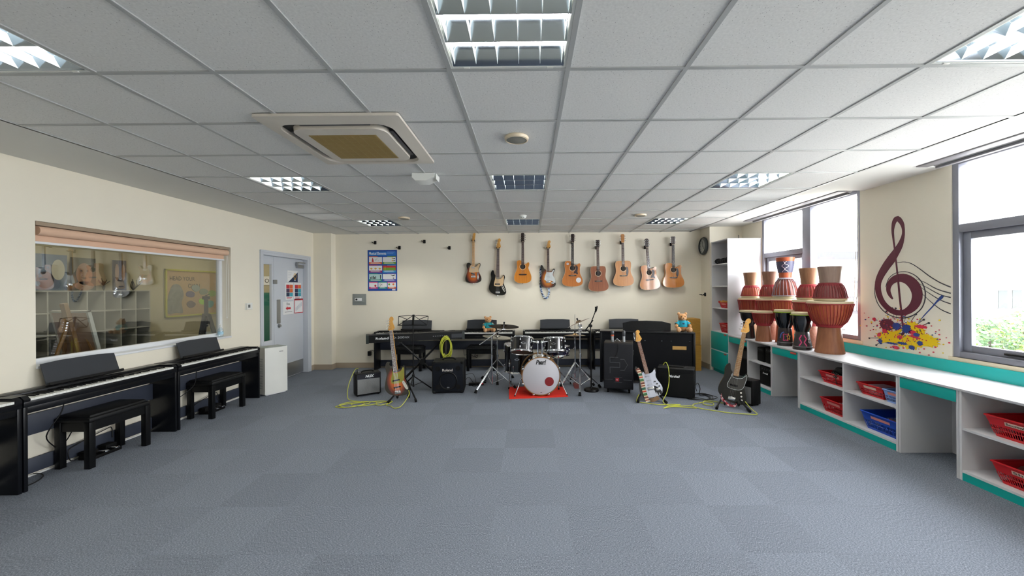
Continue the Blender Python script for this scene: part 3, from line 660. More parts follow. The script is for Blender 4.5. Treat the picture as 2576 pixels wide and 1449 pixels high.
# ================================================================ PIANOS, STOOLS, LEFT WALL
MODP = mat('grey_blue_stand_board', '#333845', .5, noise=.05)
def digital_piano(name, label, loc, rz, group, rest_off=-.07, rest=True):
    t = thing(name, label, 'piano', loc, rz, group)
    hw = .648
    w = MB().box((-hw, .0, .655), (hw, .285, .70), NAVYB, .004)
    w.box((-hw, .160, .70), (hw, .285, .745), BLACK, .006)
    w.box((-hw, .012, .602), (hw, .27, .655), BLACK, .004)
    part('case', w, t)
    for s in (-1, 1): part('cheek_block', MB().prism([(.0, .695), (.0, .715), (.03, .742), (.165, .742), (.165, .695)], s*hw, s*(hw-.04), NAVYB, plane='yz'), t)
    w = MB(); n = 52; kw = 1.212/n
    for k in range(n): x = -.606+k*kw; w.box((x+.0006, .004, .695), (x+kw-.0006, .155, .7175), WKEY)
    part('white_keys', w, t)
    w = MB()
    for k in range(n-1):
        if (k % 7) in (0, 2, 3, 5, 6): x = -.606+(k+1)*kw; w.box((x-.0055, .058, .717), (x+.0055, .155, .729), BLACK, .002)
    part('black_keys', w, t)
    part('control_panel', MB().box((-.60, .20, .7452), (-.36, .235, .7465), SLATE).box((-.30, .175, .7452), (.55, .18, .7462), SLATE), t)
    for s in (-1, 1): part('side_panel', MB().box((s*hw, .004, 0), (s*(hw-.026), .285, .655), NAVYB, .003), t)
    part('modesty_panel', MB().box((-hw+.026, .25, .36), (hw-.026, .265, .532), MODP, .002), t)
    part('lower_rail', MB().box((-hw+.026, .262, .035), (hw-.026, .277, .16), MODP, .002), t)
    if rest:
        o = rest_off
        M = TR(o, .185, .762) @ RX(-.30)
        r = MB(M).prism([(-.292, 0), (.292, 0), (.289, .185), (.15, .197), (-.15, .197), (-.289, .185)], 0, .008, SLATE)
        part('music_rest', r, t)
        part('rest_ledge', MB(M).box((-.298, -.035, -.012), (.298, .01, .0), BLACK, .003).box((-.298, -.037, -.012), (.298, -.03, .012), BLACK), t)
    return t
def stool(name, label, loc, rz, group):
    t = thing(name, label, 'stool', loc, rz, group)
    w = MB(); w.box((-.275, -.16, .405), (.275, .16, .445), VINYL, .014)
    w.box((-.255, -.14, .43), (.255, .14, .468), VINYL, .03); part('seat', w, t)
    part('apron', MB().box((-.262, -.145, .325), (.262, .145, .405), BLACK), t)
    for x in (-.247, .247):
        for y in (-.13, .13): part('leg', MB().box((x-.025, y-.025, 0), (x+.025, y+.025, .405), BLACK, .003), t)
    return t
gp = 'digital pianos along the left wall'
digital_piano('digital_piano', 'black digital piano at the left edge, nearest the camera on the left wall', (-3.905, 2.292, 0), PI/2, gp)
digital_piano('digital_piano', 'black digital piano with a stool, under the near half of the interior window', (-3.905, 3.598, 0), PI/2, gp)
digital_piano('digital_piano', 'black digital piano with a stool, beside the white air purifier', (-3.905, 4.907, 0), PI/2, gp, -.12)
gs = 'piano stools'
stool('piano_stool', 'black piano stool nearer the camera on the left side', (-3.995, 3.605, 0), PI/2, gs)
stool('piano_stool', 'black piano stool in front of the piano beside the air purifier', (-3.985, 4.892, 0), PI/2, gs)
def pedal(label, loc, rz):
    t = thing('pedal_unit', label, 'pedal', loc, rz, 'piano pedal units on the floor')
    part('base', MB().box((-.13, -.05, 0), (.13, .08, .03), RUBBER, .004).box((-.13, .0, .03), (-.03, .08, .075), RUBBER, .008).box((.03, .0, .03), (.13, .08, .075), RUBBER, .008), t)
    for x in (-.03, .06): part('pedal', MB().box((x-.02, -.085, .04), (x+.02, .0, .055), CHROME, .005), t)
    part('pedal_cable', MB().tube([(-.1, .08, .03), (-.18, .085, .02), (-.2, .08, .12), (-.1, .085, .16), (.1, .088, .2), (.16, .088, .2), (.17, .085, .1)], .004, CABLE, n=4), t)
pedal('small black pedal unit under the nearer piano stool', (-4.07, 3.64, 0), PI/2)
pedal('small black pedal unit under the stool by the air purifier', (-4.07, 4.93, 0), PI/2)
XW = XL+.012
def cord(name, label, pts, r=.0045, m=CABLE, n=5, cat='cable', group=None):
    return solo(name, MB().tube(pts, r, m, n=n), label, cat, group=group)
cord('power_cable', 'thin black cables drooping under the keyboard of the nearer stool piano', [(-4.02, 3.30, .595), (-4.04, 3.29, .50), (-4.1, 3.24, .33), (-4.14, 3.33, .2), (-4.165, 3.37, .17), (-4.14, 3.42, .23), (-4.14, 3.5, .37), (-4.14, 3.52, .33), (-4.13, 3.49, .28), (-4.14, 3.53, .36)])
cord('power_cable', 'short black cable looping on the carpet beside the nearest piano', [(-4.0, 2.97, .01), (-4.02, 3.1, .006), (-4.08, 3.2, .006), (-4.15, 3.24, .01), (-4.16, 3.2, .03)], n=4)
cord('power_cable', 'thin black cable drooping under the piano beside the air purifier', [(-4.02, 4.62, .595), (-4.03, 4.60, .42), (-4.1, 4.47, .3), (-4.14, 4.36, .22)], n=4)
# air purifier
t = thing('air_purifier', 'white upright air purifier standing before the grey door', 'air purifier', (-3.905, 5.81, 0), math.radians(62))
part('cabinet', MB().prism(smooth2([(-.16, -.09), (-.145, -.125), (0, -.145), (.145, -.125), (.16, -.09), (.16, .11), (.14, .13), (-.14, .13), (-.16, .11)], 3), .015, .70, WPLAST, plane='xy', smooth=True), t)
part('top_panel', MB().prism(smooth2([(-.15, -.08), (-.135, -.115), (0, -.132), (.135, -.115), (.15, -.08), (.15, .10), (.13, .12), (-.13, .12), (-.15, .10)], 3), .70, .706, mat('grey_top_panel', '#8e958f', .4), plane='xy'), t)
part('plinth', MB().box((-.14, -.11, 0), (.14, .11, .02), GREYW), t)
w = MB(); HOLE = mat('grey_mesh_holes', '#8b8f94', .5)
for r in range(25):
    for c in range(8):
        w.box((-.1605, -.06+c*.02+(.006 if r % 2 else 0), .1+r*.018), (-.1625, -.06+c*.02+.014, .1+r*.018+.01), HOLE)
part('side_grille', w, t)
part('emblem', MB().box((.03, -.146, .63), (.085, -.138, .637), DTEXT), t)

# ================================================================ BACK WALL ROW
gb = 'digital pianos along the back wall'
digital_piano('digital_piano', 'black digital piano behind the stage keyboard, leftmost on the back wall', (-2.33, 7.34, 0), 0, gb, .12)
digital_piano('digital_piano', 'black digital piano carrying the left teddy bear, on the back wall', (-.93, 7.34, 0), 0, gb, .0)
digital_piano('digital_piano', 'black digital piano behind the drum kit, right of the bear piano', (.525, 7.34, 0), 0, gb, -.02)
digital_piano('digital_piano', 'black digital piano mostly hidden behind the upright piano back', (1.875, 7.34, 0), 0, gb, -.02)
stool('piano_stool', 'black piano stool behind the music stand, tucked under the leftmost back piano', (-2.32, 7.42, 0), 0, gs)
stool('piano_stool', 'black piano stool tucked under the piano with the left teddy', (-.92, 7.42, 0), 0, gs)
# stage keyboard with its rear to the room, on a crossed stand
ax, ay, bx, by = -2.475, 5.86, -1.095, 6.38
ang = math.atan2(by-ay, bx-ax); L_ = math.hypot(bx-ax, by-ay)
t = thing('stage_keyboard', 'long black stage keyboard seen from behind, resting on a crossed stand', 'keyboard', (ax, ay, .735), ang)
part('case', MB().prism([(0, 0), (0, .115), (.05, .128), (.29, .10), (.31, .03), (.29, 0)], 0, L_, BLACK, plane='yz'), t)
for s in (0, L_): part('end_cap', MB().prism([(-.004, -.012), (-.004, .118), (.05, .134), (.31, .106), (.318, -.012)], s-.02, s+.02, mat('dark_green_grey_end', '#1d2624', .35), plane='yz'), t)
FT = lambda x, z: TR(x, -.0006, z) @ FACE
part('maker_name', MB().text('Roland', .05, WTEXT, FT(.12, .047), width=.185, bold=.001).text('RD-300', .05, mat('grey_lettering', '#a8adb0', .4), FT(.325, .047), width=.215).text('NX', .045, _M['grey_lettering'], FT(.548, .047), width=.07), t)
w = MB()
for k in range(7): w.box((.98+k*.035, -.001, .055), (.998+k*.035, .001, .062), _M['grey_lettering'])
part('connector_row', w, t)
part('jack_panel', MB().box((1.28, -.002, .02), (1.46, .001, .08), SLATE), t)
part('rear_keys', MB().box((.06, .21, .112), (L_-.1, .22, .118), BLACK), t)
mx_, my_ = (ax+bx)/2, (ay+by)/2
t = thing('keyboard_stand', 'black crossed keyboard stand under the stage keyboard', 'stand', (mx_+.02, my_+.17, 0), ang)
for s in (-1, 1):
    part('brace', MB().cyl((s*.33, s*.02, .70), (-s*.33, s*.02, .05), .018, BLACK, seg=8), t)
    part('top_bar', MB().box((s*.33-.02, -.2, .70), (s*.33+.02, .2, .732), BLACK, .006), t)
    part('foot_bar', MB().box((s*.33-.02, -.22, .012), (s*.33+.02, .22, .05), BLACK, .006), t)
part('pivot', MB().cyl((0, -.06, .375), (0, .06, .375), .045, BLACK), t)
w = MB(); rnd = random.Random(3)
for k in range(7):
    a = .075+.014*rnd.random(); h = .14+.03*rnd.random(); ox = rnd.uniform(-.02, .02)
    w.tube([(ox+a*math.sin(q*PI/6), -.003*k+.01*math.sin(q+k), -h-.01*k+h*math.cos(q*PI/6)) for q in range(12)], .0055, YCABLE, closed=True, n=3)
w.tube([(-.03, -.01, -.28), (-.05, -.01, -.36), (-.06, 0, -.5)], .0055, YCABLE, n=3).tube([(.05, -.01, -.25), (.07, -.01, -.36), (.075, 0, -.5)], .0055, YCABLE, n=3)
solo('cable_coil', w, 'coil of yellow green cable hanging in front of the stage keyboard', 'cable', (-1.345, 6.21, .80), ang)
# wall fittings
def wall_pt(px, z): pass
t = thing('fire_alarm_plate', 'square grey metal switch plate on the back wall below the poster', 'switch plate', (-3.385, YB, 1.36))
part('backplate', MB().box((-.135, -.012, -.11), (.135, 0, .11), mat('matte_grey_plate', '#8f9492', .4, .3), .003), t)
part('raised_frame', MB().box((-.1, -.03, -.06), (.1, -.012, .05), _M['matte_grey_plate'], .006), t)
part('key_switch', MB().box((-.08, -.035, -.03), (.06, -.03, .03), PAPER, .002).cyl((-.045, -.045, 0), (-.045, -.035, 0), .018, BLACK), t)
t = thing('plug_adaptor', 'small black plug adaptor on the wall left of the pianos', 'plug', (-3.18, YB, .286))
part('adaptor', MB().box((-.03, -.06, -.045), (.03, 0, .045), BLACK, .006), t)
part('lead', MB().tube([(0, -.03, .045), (.02, -.03, .06), (.08, -.03, .05), (.14, -.04, -.06), (.2, -.06, -.2)], .004, CABLE, n=5), t)
# poster
t = thing('music_poster', 'blue Musical Elements poster on the back wall', 'poster', (-3.215, YB, 1.527))
pw, ph = .585, .815
PBL = mat('royal_blue_print', '#12459c', .45, noise=.05); PB2 = mat('bright_blue_print', '#1f6fc0', .45)
part('sheet', MB().box((0, -.004, 0), (pw, 0, ph), PBL), t)
w = MB().box((.02, -.0046, .70), (pw-.02, -.0038, ph-.03), PB2).text('Musical Elements', .075, WTEXT, TR(.03, -.0047, .725) @ FACE, width=.34, bold=.0012)
for k in range(3): w.box((.385, -.0049, .775-k*.018), (.55-.02*k, -.0045, .781-k*.018), LBLUE)
part('title', w, t)
def pan(x0, z0, x1, z1, foot, top, fill=PAPER):
    w = MB().box((x0, -.0046, z0), (x1, -.0038, z0+.3*(z1-z0)), foot).box((x0, -.0047, z0+.3*(z1-z0)), (x1, -.0038, z1), fill).box((x0 if x0 < .2 else x1-.17, -.0046, z1), ((x0+.17) if x0 < .2 else x1, -.0038, z1+.016), top)
    for k in range(2): w.box((x0+.03, -.0049, z0+.012+k*.016), (x1-.03-.02*k, -.0045, z0+.018+k*.016), PAPER)
    return w
GR2 = mat('leaf_green_print', '#6c9a2c', .5); MAG = mat('magenta_print', '#8a2170', .5); CYA = mat('cyan_print', '#2a93c8', .5); GRN = mat('sea_green_print', '#1f8a76', .5); VIO = mat('violet_print', '#5a55a8', .5); PNK = mat('pink_print', '#c93a78', .5)
rows = [(.535, .68), (.365, .51), (.195, .34), (.045, .17)]
w = pan(.026, .535, .285, .675, ORG, ORG); w.prism([(.08, .58), (.12, .58), (.115, .62), (.105, .65), (.1, .665), (.09, .65), (.085, .62)], -.0052, -.0045, REDP)
for k in range(6): w.cyl((.15+.02*(k % 4), -.0052, .60+.02*(k % 3)), (.15+.02*(k % 4), -.0045, .60+.02*(k % 3)), .005, DTEXT, seg=8)
part('panel', w, t)
w = pan(.30, .535, .56, .675, GR2, GR2)
for k in range(2): w.box((.48, -.0052, .59+k*.045), (.505, -.0045, .615+k*.045), YELP).box((.51, -.0052, .593+k*.045), (.55, -.0045, .608+k*.045), DTEXT)
part('panel', w, t)
w = pan(.026, .365, .285, .505, MAG, MAG)
for k in range(3): w.prism([(.04+k*.085, .445), (.07+k*.085, .425), (.1+k*.085, .445), (.07+k*.085, .465)], -.0052, -.0045, YELP)
part('panel', w, t)
w = pan(.30, .365, .56, .505, CYA, CYA, REDP); w.box((.31, -.0052, .41), (.55, -.0045, .465), GR2).box((.34, -.0055, .42), (.352, -.0045, .485), YELP); part('panel', w, t)
w = pan(.026, .195, .285, .335, GRN, GRN, mat('pale_teal_print', '#b7d4d2', .5))
for k in range(5): w.box((.05+k*.025, -.0052, .24), (.065+k*.025, -.0045, .28+.01*(k % 3)), DTEXT)
w.box((.245, -.0052, .24), (.262, -.0045, .32), DTEXT); part('panel', w, t)
w = pan(.30, .195, .56, .335, VIO, VIO); w.prism([(.45, .325), (.5, .31), (.54, .325), (.53, .30), (.5, .29)], -.0052, -.0045, DTEXT).box((.5, -.0052, .245), (.525, -.0045, .262), DTEXT); part('panel', w, t)
w = pan(.026, .045, .195, .165, PNK, PNK); w.cyl((.15, -.0052, .105), (.15, -.0045, .105), .022, REDP, seg=7); part('panel', w, t)
w = pan(.21, .045, .38, .165, GRN, GRN); w.tube([(.235, -.005, .09), (.25, -.005, .1), (.235, -.005, .12), (.24, -.005, .15), (.25, -.005, .14), (.24, -.005, .08)], .002, DTEXT, n=3).text('4', .05, DTEXT, TR(.265, -.005, .11) @ FACE); part('panel', w, t)
w = pan(.395, .045, .56, .165, ORG, PNK)
for k in range(2): w.cyl((.425+k*.085, -.0052, .13), (.425+k*.085, -.0045, .13), .02, ORG if k else GR2, seg=10)
part('panel', w, t)
part('publisher_tag', MB().box((.485, -.0046, .012), (.55, -.0038, .034), PAPER), t)
# empty guitar hooks
def hook(label, x, y, z, rz=0, grp='empty guitar hooks'):
    t = thing('guitar_hook', label, 'hook', (x, y, z), rz, grp)
    part('block', MB().box((-.024, -.025, -.035), (.024, 0, .035), BLACK, .008), t)
    for s in (-1, 1): part('prong', MB().tube([(0, -.02, 0), (s*.018, -.05, -.012), (s*.027, -.08, -.008), (s*.028, -.11, .004)], .007, RUBBER, n=3), t)
    part('yoke_collar', MB().cyl((0, -.045, -.004), (0, -.02, 0), .012, RUBBER), t)
for px, z, l in ((942, 2.49, 'empty black guitar hook highest left, above the poster'), (1003, 2.385, 'empty black guitar hook just above the poster right corner'), (1066, 2.505, 'empty black guitar hook, high between poster and first guitar'), (1129, 2.375, 'empty black guitar hook nearest the first hanging guitar')):
    hook(l, (px-1326)/967.8*YB-.02, YB, z)
hook('empty black guitar hook beside the tall white shelf, low on the side wall', 3.42, 7.47, 1.42, -PI/2)
# wall clock on the side wall
t = thing('wall_clock', 'round grey rimmed wall clock beside the last guitar', 'clock', (3.42, 7.50, 2.36), -PI/2)
M = RX(PI/2)
part('rim', MB().lathe([(.135, .03), (.165, .02), (.175, .0), (.17, -.02), (.15, -.03), (.14, .028)], mat('grey_clock_rim', '#3f4444', .4), seg=36, M=M @ TR(0, 0, .03), cap0=False, cap1=False), t)
part('dial', MB().cyl((0, 0, 0), (0, -.032, 0), .15, mat('pale_grey_dial', '#b0b4b0', .5), seg=36), t)
w = MB()
for k in range(12): a = k*PI/6; w.box((-.004, -.034, .11), (.004, -.032, .13), DTEXT, M=RY(a))
part('hour_marks', w, t)
part('hand', MB().box((-.005, -.037, -.01), (.005, -.035, .07), DTEXT, M=RY(2.6)), t); part('hand', MB().box((-.004, -.04, -.02), (.004, -.038, .10), DTEXT, M=RY(-.25)), t)
# ================================================================ GUITARS
# local frame: nut at the origin, neck along z, face towards -y
def acoustic(label, loc, rot, top, side, body_top=-.357, body_len=.497, width=.40, cut=False, sh=-.50, bridge=-.65, board=None, guard=None, head='plain', stickers=(), saddle=True, deep=.10, slim=False, headcol=None):
    t = thing('acoustic_guitar', label, 'guitar', loc, rot=rot, group='guitars hanging on the back wall')
    board = board or ROSEW; W = width/2
    pr = [(0, .42), (.012, .60), (.04, .71), (.12, .765), (.22, .76), (.33, .72), (.42, .715), (.52, .77), (.63, .90), (.74, .99), (.82, 1.0), (.90, .93), (.96, .72), (.99, .42), (1.0, .0)]
    if slim: pr = [(0, .40), (.012, .55), (.05, .66), (.13, .70), (.24, .67), (.34, .66), (.44, .74), (.56, .88), (.68, .98), (.77, 1.0), (.87, .95), (.95, .74), (.99, .42), (1.0, .0)]
    L = [(-W*b, body_top-body_len*a) for a, b in pr]; R = [(-x, z) for x, z in L][:-1]
    if cut:
        R = [(.028, body_top-.02)] + [(W*b, body_top-body_len*a) for a, b in ((.14, .14), (.165, .28), (.14, .46), (.10, .58), (.095, .69), (.125, .755), (.18, .765), (.25, .715))] + [(x, z) for x, z in R if z < body_top-.30*body_len]
    out = crom([Vector((x, z, 0)) for x, z in L[::1]], 3) + crom([Vector((x, z, 0)) for x, z in R[::-1]], 3)
    out = [(v.x, v.y) for v in out]
    part('body', MB().prism(out, .004, deep, side, smooth=True), t)
    part('soundboard', MB().prism([(x*.995, z) for x, z in out], -.001, .006, top, PAPER if False else side), t)
    part('binding', MB().tube([(x, .0, z) for x, z in out], .0022, BIND, closed=True, seg=5), t)
    part('rosette', MB().cyl((0, -.0016, sh), (0, .0, sh), .062, BIND, seg=28).cyl((0, -.002, sh), (0, -.0015, sh), .056, top, seg=28), t)
    part('soundhole', MB().cyl((0, -.0026, sh), (0, .0, sh), .05, HOLEM, seg=28), t)
    if guard:
        gm, sty = guard
        if sty == 'drop': o = smooth2([(.055, sh+.03), (.085, sh+.02), (.10, sh-.05), (.09, sh-.12), (.065, sh-.135), (.05, sh-.09), (.058, sh-.04)], 3)
        else: o = smooth2([(.05, sh+.05), (.09, sh+.045), (.105, sh), (.095, sh-.07), (.11, sh-.125), (.05, sh-.10), (.02, sh-.11), (.04, sh-.055), (.06, sh-.02)], 2)
        part('pickguard', MB().prism(o, -.0028, -.0005, gm), t)
    bo = [(-.085, bridge+.008), (-.06, bridge+.016), (.06, bridge+.016), (.085, bridge+.008), (.06, bridge-.010), (-.06, bridge-.010)]
    part('bridge', MB().prism(bo, -.009, 0, DARKW), t)
    if saddle: part('saddle', MB().box((-.038, -.0115, bridge+.004), (.038, -.008, bridge+.008), BIND), t)
    neck_parts(t, sh+.05, board, MAHOG, .023, .028, 20)
    hm = headcol or DARKW
    ho = [(-.024, 0), (-.032, .03), (-.036, .15), (-.028, .165), (0, .172), (.028, .165), (.036, .15), (.032, .03), (.024, 0)]
    if head == 'square': ho = [(-.024, 0), (-.032, .03), (-.036, .155), (.036, .155), (.032, .03), (.024, 0)]
    part('headstock', MB().prism(ho, -.004, .014, hm, MAHOG), t)
    for s in (-1, 1):
        for k in range(3):
            z = .045+k*.042
            part('tuner', MB().cyl((s*.02, -.008, z), (s*.02, 0, z), .005, CHROME, seg=8).cyl((s*.034, .005, z), (s*.045, .005, z), .003, CHROME, seg=6).box((s*.045, -.001, z-.009), (s*.056, .012, z+.009), CHROME if head != 'plain' else BLACK, .003), t)
    for k in range(6):
        x = -.0165+k*.0066
        part('string', MB().tube([(x*1.0, -.011, .0), (x*1.5, -.013, bridge+.006)], .0006, CHROME, seg=4), t)
    for (x, z, r, m, m2) in stickers:
        w = MB().cyl((x, -.0022, z), (x, -.0008, z), r, m, seg=24)
        if m2: w.cyl((x, -.0026, z), (x, -.0021, z), r*.6, m2, seg=18).cyl((x, -.003, z), (x, -.0025, z), r*.35, m, seg=14)
        part('round_sticker', w, t)
    part('strap_button', MB().cyl((0, deep/2, body_top-body_len+.004), (0, deep/2, body_top-body_len-.012), .006, BLACK, seg=8), t)
    return t
def neck_parts(t, zend, board, wood, w0, w1, nfr, frets=True, back=.018):
    part('neck', MB().prism([(-w0, 0), (w0, 0), (w1, zend), (-w1, zend)], .0, back, wood), t)
    w = MB().prism([(-w0, .0), (w0, .0), (w1, zend), (-w1, zend)], -.006, .001, board)
    sc = abs(zend)*1.33 if nfr == 20 else abs(zend)*1.42
    for k in range(1, nfr+1):
        z = -sc*(1-2**(-k/12)); 
        if z < zend: break
        a = w0+(w1-w0)*z/zend; w.box((-a, -.0072, z-.0009), (a, -.006, z+.0009), CHROME)
    for k in (3, 5, 7, 9, 15, 17, 19):
        z = -sc*(1-(2**(-k/12)+2**(-(k-1)/12))/2)
        if z > zend: w.cyl((0, -.0066, z), (0, -.0058, z), .0032, BIND, seg=8)
    w.box((-w0, -.009, -.002), (w0, 0, .003), BIND); part('fretboard', w, t)
BIND = mat('cream_binding', '#d8ccae', .4); HOLEM = mat('soundhole_dark', '#1b120c', .9); DARKW = mat_wood('dark_headstock', '#1d1110', '#2d1a15', .3, 8, coat=.3); MAHOG = mat_wood('mahogany_sides', '#4a2113', '#6b3520', .3, 6, coat=.4)
AMB = mat_wood('amber_spruce', '#b4690f', '#c87d1c', .3, 5, (14, 1, .7), coat=.35); AMB2 = mat_wood('orange_spruce', '#ad5f17', '#c1742a', .3, 5, (14, 1, .7), coat=.35)
MAHT = mat_wood('mahogany_top', '#7a3c1c', '#99552c', .35, 5, (14, 1, .7), coat=.2); NAT = mat_wood('natural_spruce', '#b87a48', '#ca9059', .35, 5, (14, 1, .7), coat=.25)
GLO = mat_wood('glossy_amber_spruce', '#a35f1f', '#c47d38', .12, 6, (16, 1, .5), coat=.9); GLO2 = mat_wood('glossy_tan_spruce', '#b26c2d', '#c98747', .1, 6, (16, 1, .5), coat=1.0)
TAN = mat_wood('tan_maple_sides', '#a9703a', '#bd8449', .25, 5, coat=.5)
PGD = mat('dark_pickguard', '#2a1a22', .25, coat=.4); PGB = mat('blue_black_pickguard', '#1b2733', .15, coat=.8); STK = mat('white_sticker', '#d8dade', .5); STR = mat('orange_sticker', '#b5652d', .5)
acoustic('small bodied amber cutaway acoustic guitar, third from the poster', (-.119, 7.543, 2.475), (0, .004, 0), AMB, AMB2, -.361, .455, .338, True, -.49, -.648, headcol=DARKW, saddle=False, slim=True, deep=.085)
acoustic('orange cutaway acoustic guitar with two round white stickers', (.858, 7.538, 2.451), (0, .010, 0), AMB2, MAHOG, -.36, .503, .405, True, -.50, -.652, board=mat('dark_ebony', '#231d1a', .45), guard=(PGD, 'big'), stickers=((-.095, -.42, .022, STK, STR), (.12, -.735, .05, STK, None)))
acoustic('plain dark mahogany topped acoustic guitar', (1.349, 7.538, 2.343), (0, -.014, 0), MAHT, MAHOG, -.357, .497, .394, False, -.50, -.655, head='square')
acoustic('pale natural topped acoustic guitar without a cutaway', (1.838, 7.538, 2.44), (0, -.016, 0), NAT, MAHOG, -.353, .497, .40, False, -.505, -.65, guard=(PGD, 'drop'), headcol=TAN)
acoustic('glossy cutaway acoustic guitar with a leaning neck, second from the wall clock', (2.314, 7.538, 2.348), (0, -.075, 0), GLO, MAHOG, -.345, .49, .395, True, -.495, -.64, guard=(PGD, 'big'))
acoustic('glossy tan cutaway acoustic guitar nearest the wall clock', (2.823, 7.538, 2.399), (0, -.006, 0), GLO2, TAN, -.36, .485, .415, True, -.495, -.652, board=_M['dark_ebony'], guard=(PGB, 'drop'), head='square')
def K(pts, cx, cz, k=844.0): return [((x-cx)/k, (cz-z)/k) for x, z in pts]
STRAT = K([(1465, 640), (1447, 655), (1446, 690), (1460, 730), (1463, 780), (1452, 850), (1437, 920), (1440, 965), (1480, 1002), (1560, 1016), (1640, 1010), (1685, 985), (1697, 940), (1688, 890), (1665, 840), (1655, 790), (1668, 745), (1680, 715), (1672, 700), (1658, 701), (1640, 730), (1610, 745), (1550, 745), (1530, 715), (1505, 700), (1485, 665)], 1568, 362)
STRATG = K([(1530, 722), (1540, 757), (1525, 800), (1508, 860), (1512, 890), (1560, 900), (1610, 897), (1650, 915), (1680, 940), (1690, 922), (1680, 870), (1657, 830), (1647, 790), (1660, 742), (1668, 720), (1656, 716), (1640, 742), (1612, 757), (1550, 757)], 1568, 362)
JB = K([(655, 725), (632, 745), (620, 790), (628, 850), (624, 890), (605, 950), (592, 1010), (600, 1060), (640, 1105), (710, 1135), (790, 1143), (845, 1136), (877, 1100), (875, 1050), (852, 990), (837, 940), (846, 880), (856, 840), (846, 806), (832, 801), (815, 830), (790, 855), (760, 863), (708, 860), (700, 815), (690, 802), (677, 780), (668, 740)], 738, 362)
JBG = K([(700, 822), (694, 872), (675, 940), (675, 975), (690, 990), (750, 996), (800, 985), (825, 960), (836, 905), (841, 832), (832, 815), (810, 847), (780, 867), (712, 868)], 738, 362)
TELE = K([(300, 628), (270, 606), (240, 605), (221, 625), (219, 665), (233, 715), (228, 765), (208, 825), (198, 870), (208, 908), (245, 932), (330, 940), (400, 935), (450, 912), (466, 875), (459, 830), (438, 785), (421, 745), (421, 705), (440, 665), (450, 630), (440, 609), (420, 613), (400, 640), (378, 660), (350, 655), (348, 632)], 332, 242)
TELEG = K([(300, 632), (272, 680), (262, 730), (268, 762), (330, 766), (385, 760), (420, 762), (416, 710), (432, 668), (444, 632), (435, 615), (420, 620), (400, 648), (375, 668), (345, 663), (345, 632)], 332, 242)
def electric(name, label, loc, rot, out, guard, face, side, gmat, board, group=None, bass=False, bodyz=-.6, head='strat', thick=.045, bz=-.62, neckw=(.021, .026), pickups=(), nt=6):
    t = thing(name, label, 'bass guitar' if bass else 'guitar', loc, rot=rot, group=group)
    o = smooth2(out, 3)
    part('body', MB().prism(o, .001, thick, side, smooth=True), t)
    part('face', MB().prism([(x*1.0, z) for x, z in o], -.0012, .001, face, side), t)
    part('pickguard', MB().prism(smooth2(guard, 2), -.004, -.001, gmat), t)
    zend = max(z for x, z in guard if abs(x) < .06)-.03
    w0, w1 = neckw
    part('neck', MB().prism([(-w0, 0), (w0, 0), (w1, zend), (-w1, zend)], -.004, .016, MAPLE), t)
    w = MB().prism([(-w0, 0), (w0, 0), (w1, zend), (-w1, zend)], -.010, -.003, board); sc = abs(zend)*1.40
    for k in range(1, 22):
        z = -sc*(1-2**(-k/12))
        if z < zend: break
        a = w0+(w1-w0)*z/zend; w.box((-a, -.0112, z-.0009), (a, -.01, z+.0009), CHROME)
    for k in (3, 5, 7, 9, 12, 15, 17, 19):
        z = -sc*(1-(2**(-k/12)+2**(-(k-1)/12))/2)
        if z > zend: w.cyl((0, -.0107, z), (0, -.0098, z), .003, BIND if board is not MAPLE else BLACK, seg=8)
    w.box((-w0, -.0125, -.002), (w0, 0, .003), BIND); part('fretboard', w, t)
    L = .205 if bass else .165; q = L/.165
    if head == 'tele': ho = [(-.021, 0), (-.03, .02), (-.02, .05), (-.012, .13), (.006, .158), (.03, .16), (.04, .14), (.028, .06), (.021, 0)]
    else: ho = [(-.022, 0), (-.036, .012), (-.03, .03), (-.012, .095), (-.008, .13), (.008, .155), (.032, .158), (.046, .14), (.044, .115), (.03, .10), (.05, .03), (.034, .012), (.022, 0)]
    if bass: ho = [(x*1.05, z) for x, z in ho]
    hq = smooth2([(x*1.05, z*q) for x, z in ho], 2)
    part('headstock', MB().prism(hq, -.002, .013, MAPLE), t)
    for k in range(nt):
        f = (k+.5)/nt; z = .02+f*.115*q; x = -.024+.016*f
        tw = MB().cyl((x+.012, -.012, z), (x+.012, -.002, z), .0055 if bass else .004, CHROME, seg=8).cyl((x, .004, z), (x-.024, .004, z), .0025, CHROME, seg=6)
        if bass: tw.cyl((x-.034, .000, z), (x-.034, .004, z), .012, CHROME, seg=8)
        else: tw.box((x-.033, -.001, z-.006), (x-.022, .009, z+.006), CHROME, .002)
        part('tuner', tw, t)
    for (x, z, wd, hh, m, ry) in pickups: part('pickup', MB().box((-wd/2, -.009, -hh/2), (wd/2, -.002, hh/2), m, .002, M=TR(x, 0, z) @ RY(ry)), t)
    part('bridge', MB().box((-.042, -.012, bz-.022), (.042, -.001, bz+.022), CHROME, .003), t)
    for k in range(nt):
        u = (k/(nt-1)-.5); part('string', MB().tube([(u*.032, -.0125, 0), (u*.054, -.0155, bz)], .0009 if bass else .0006, STEEL, seg=4), t)
    part('strap_button', MB().cyl((0, thick/2, min(z for x, z in out)), (0, thick/2, min(z for x, z in out)-.012), .006, CHROME, seg=8), t)
    return t
BURST = [(.0, '#d0731c'), (.45, '#bd5a14'), (.70, '#6e1d0c'), (.88, '#160a08'), (1, '#0c0707')]
BURST2 = [(.0, '#c98a1e'), (.5, '#b4690f'), (.72, '#6b2b0a'), (.9, '#150a07'), (1, '#0c0707')]
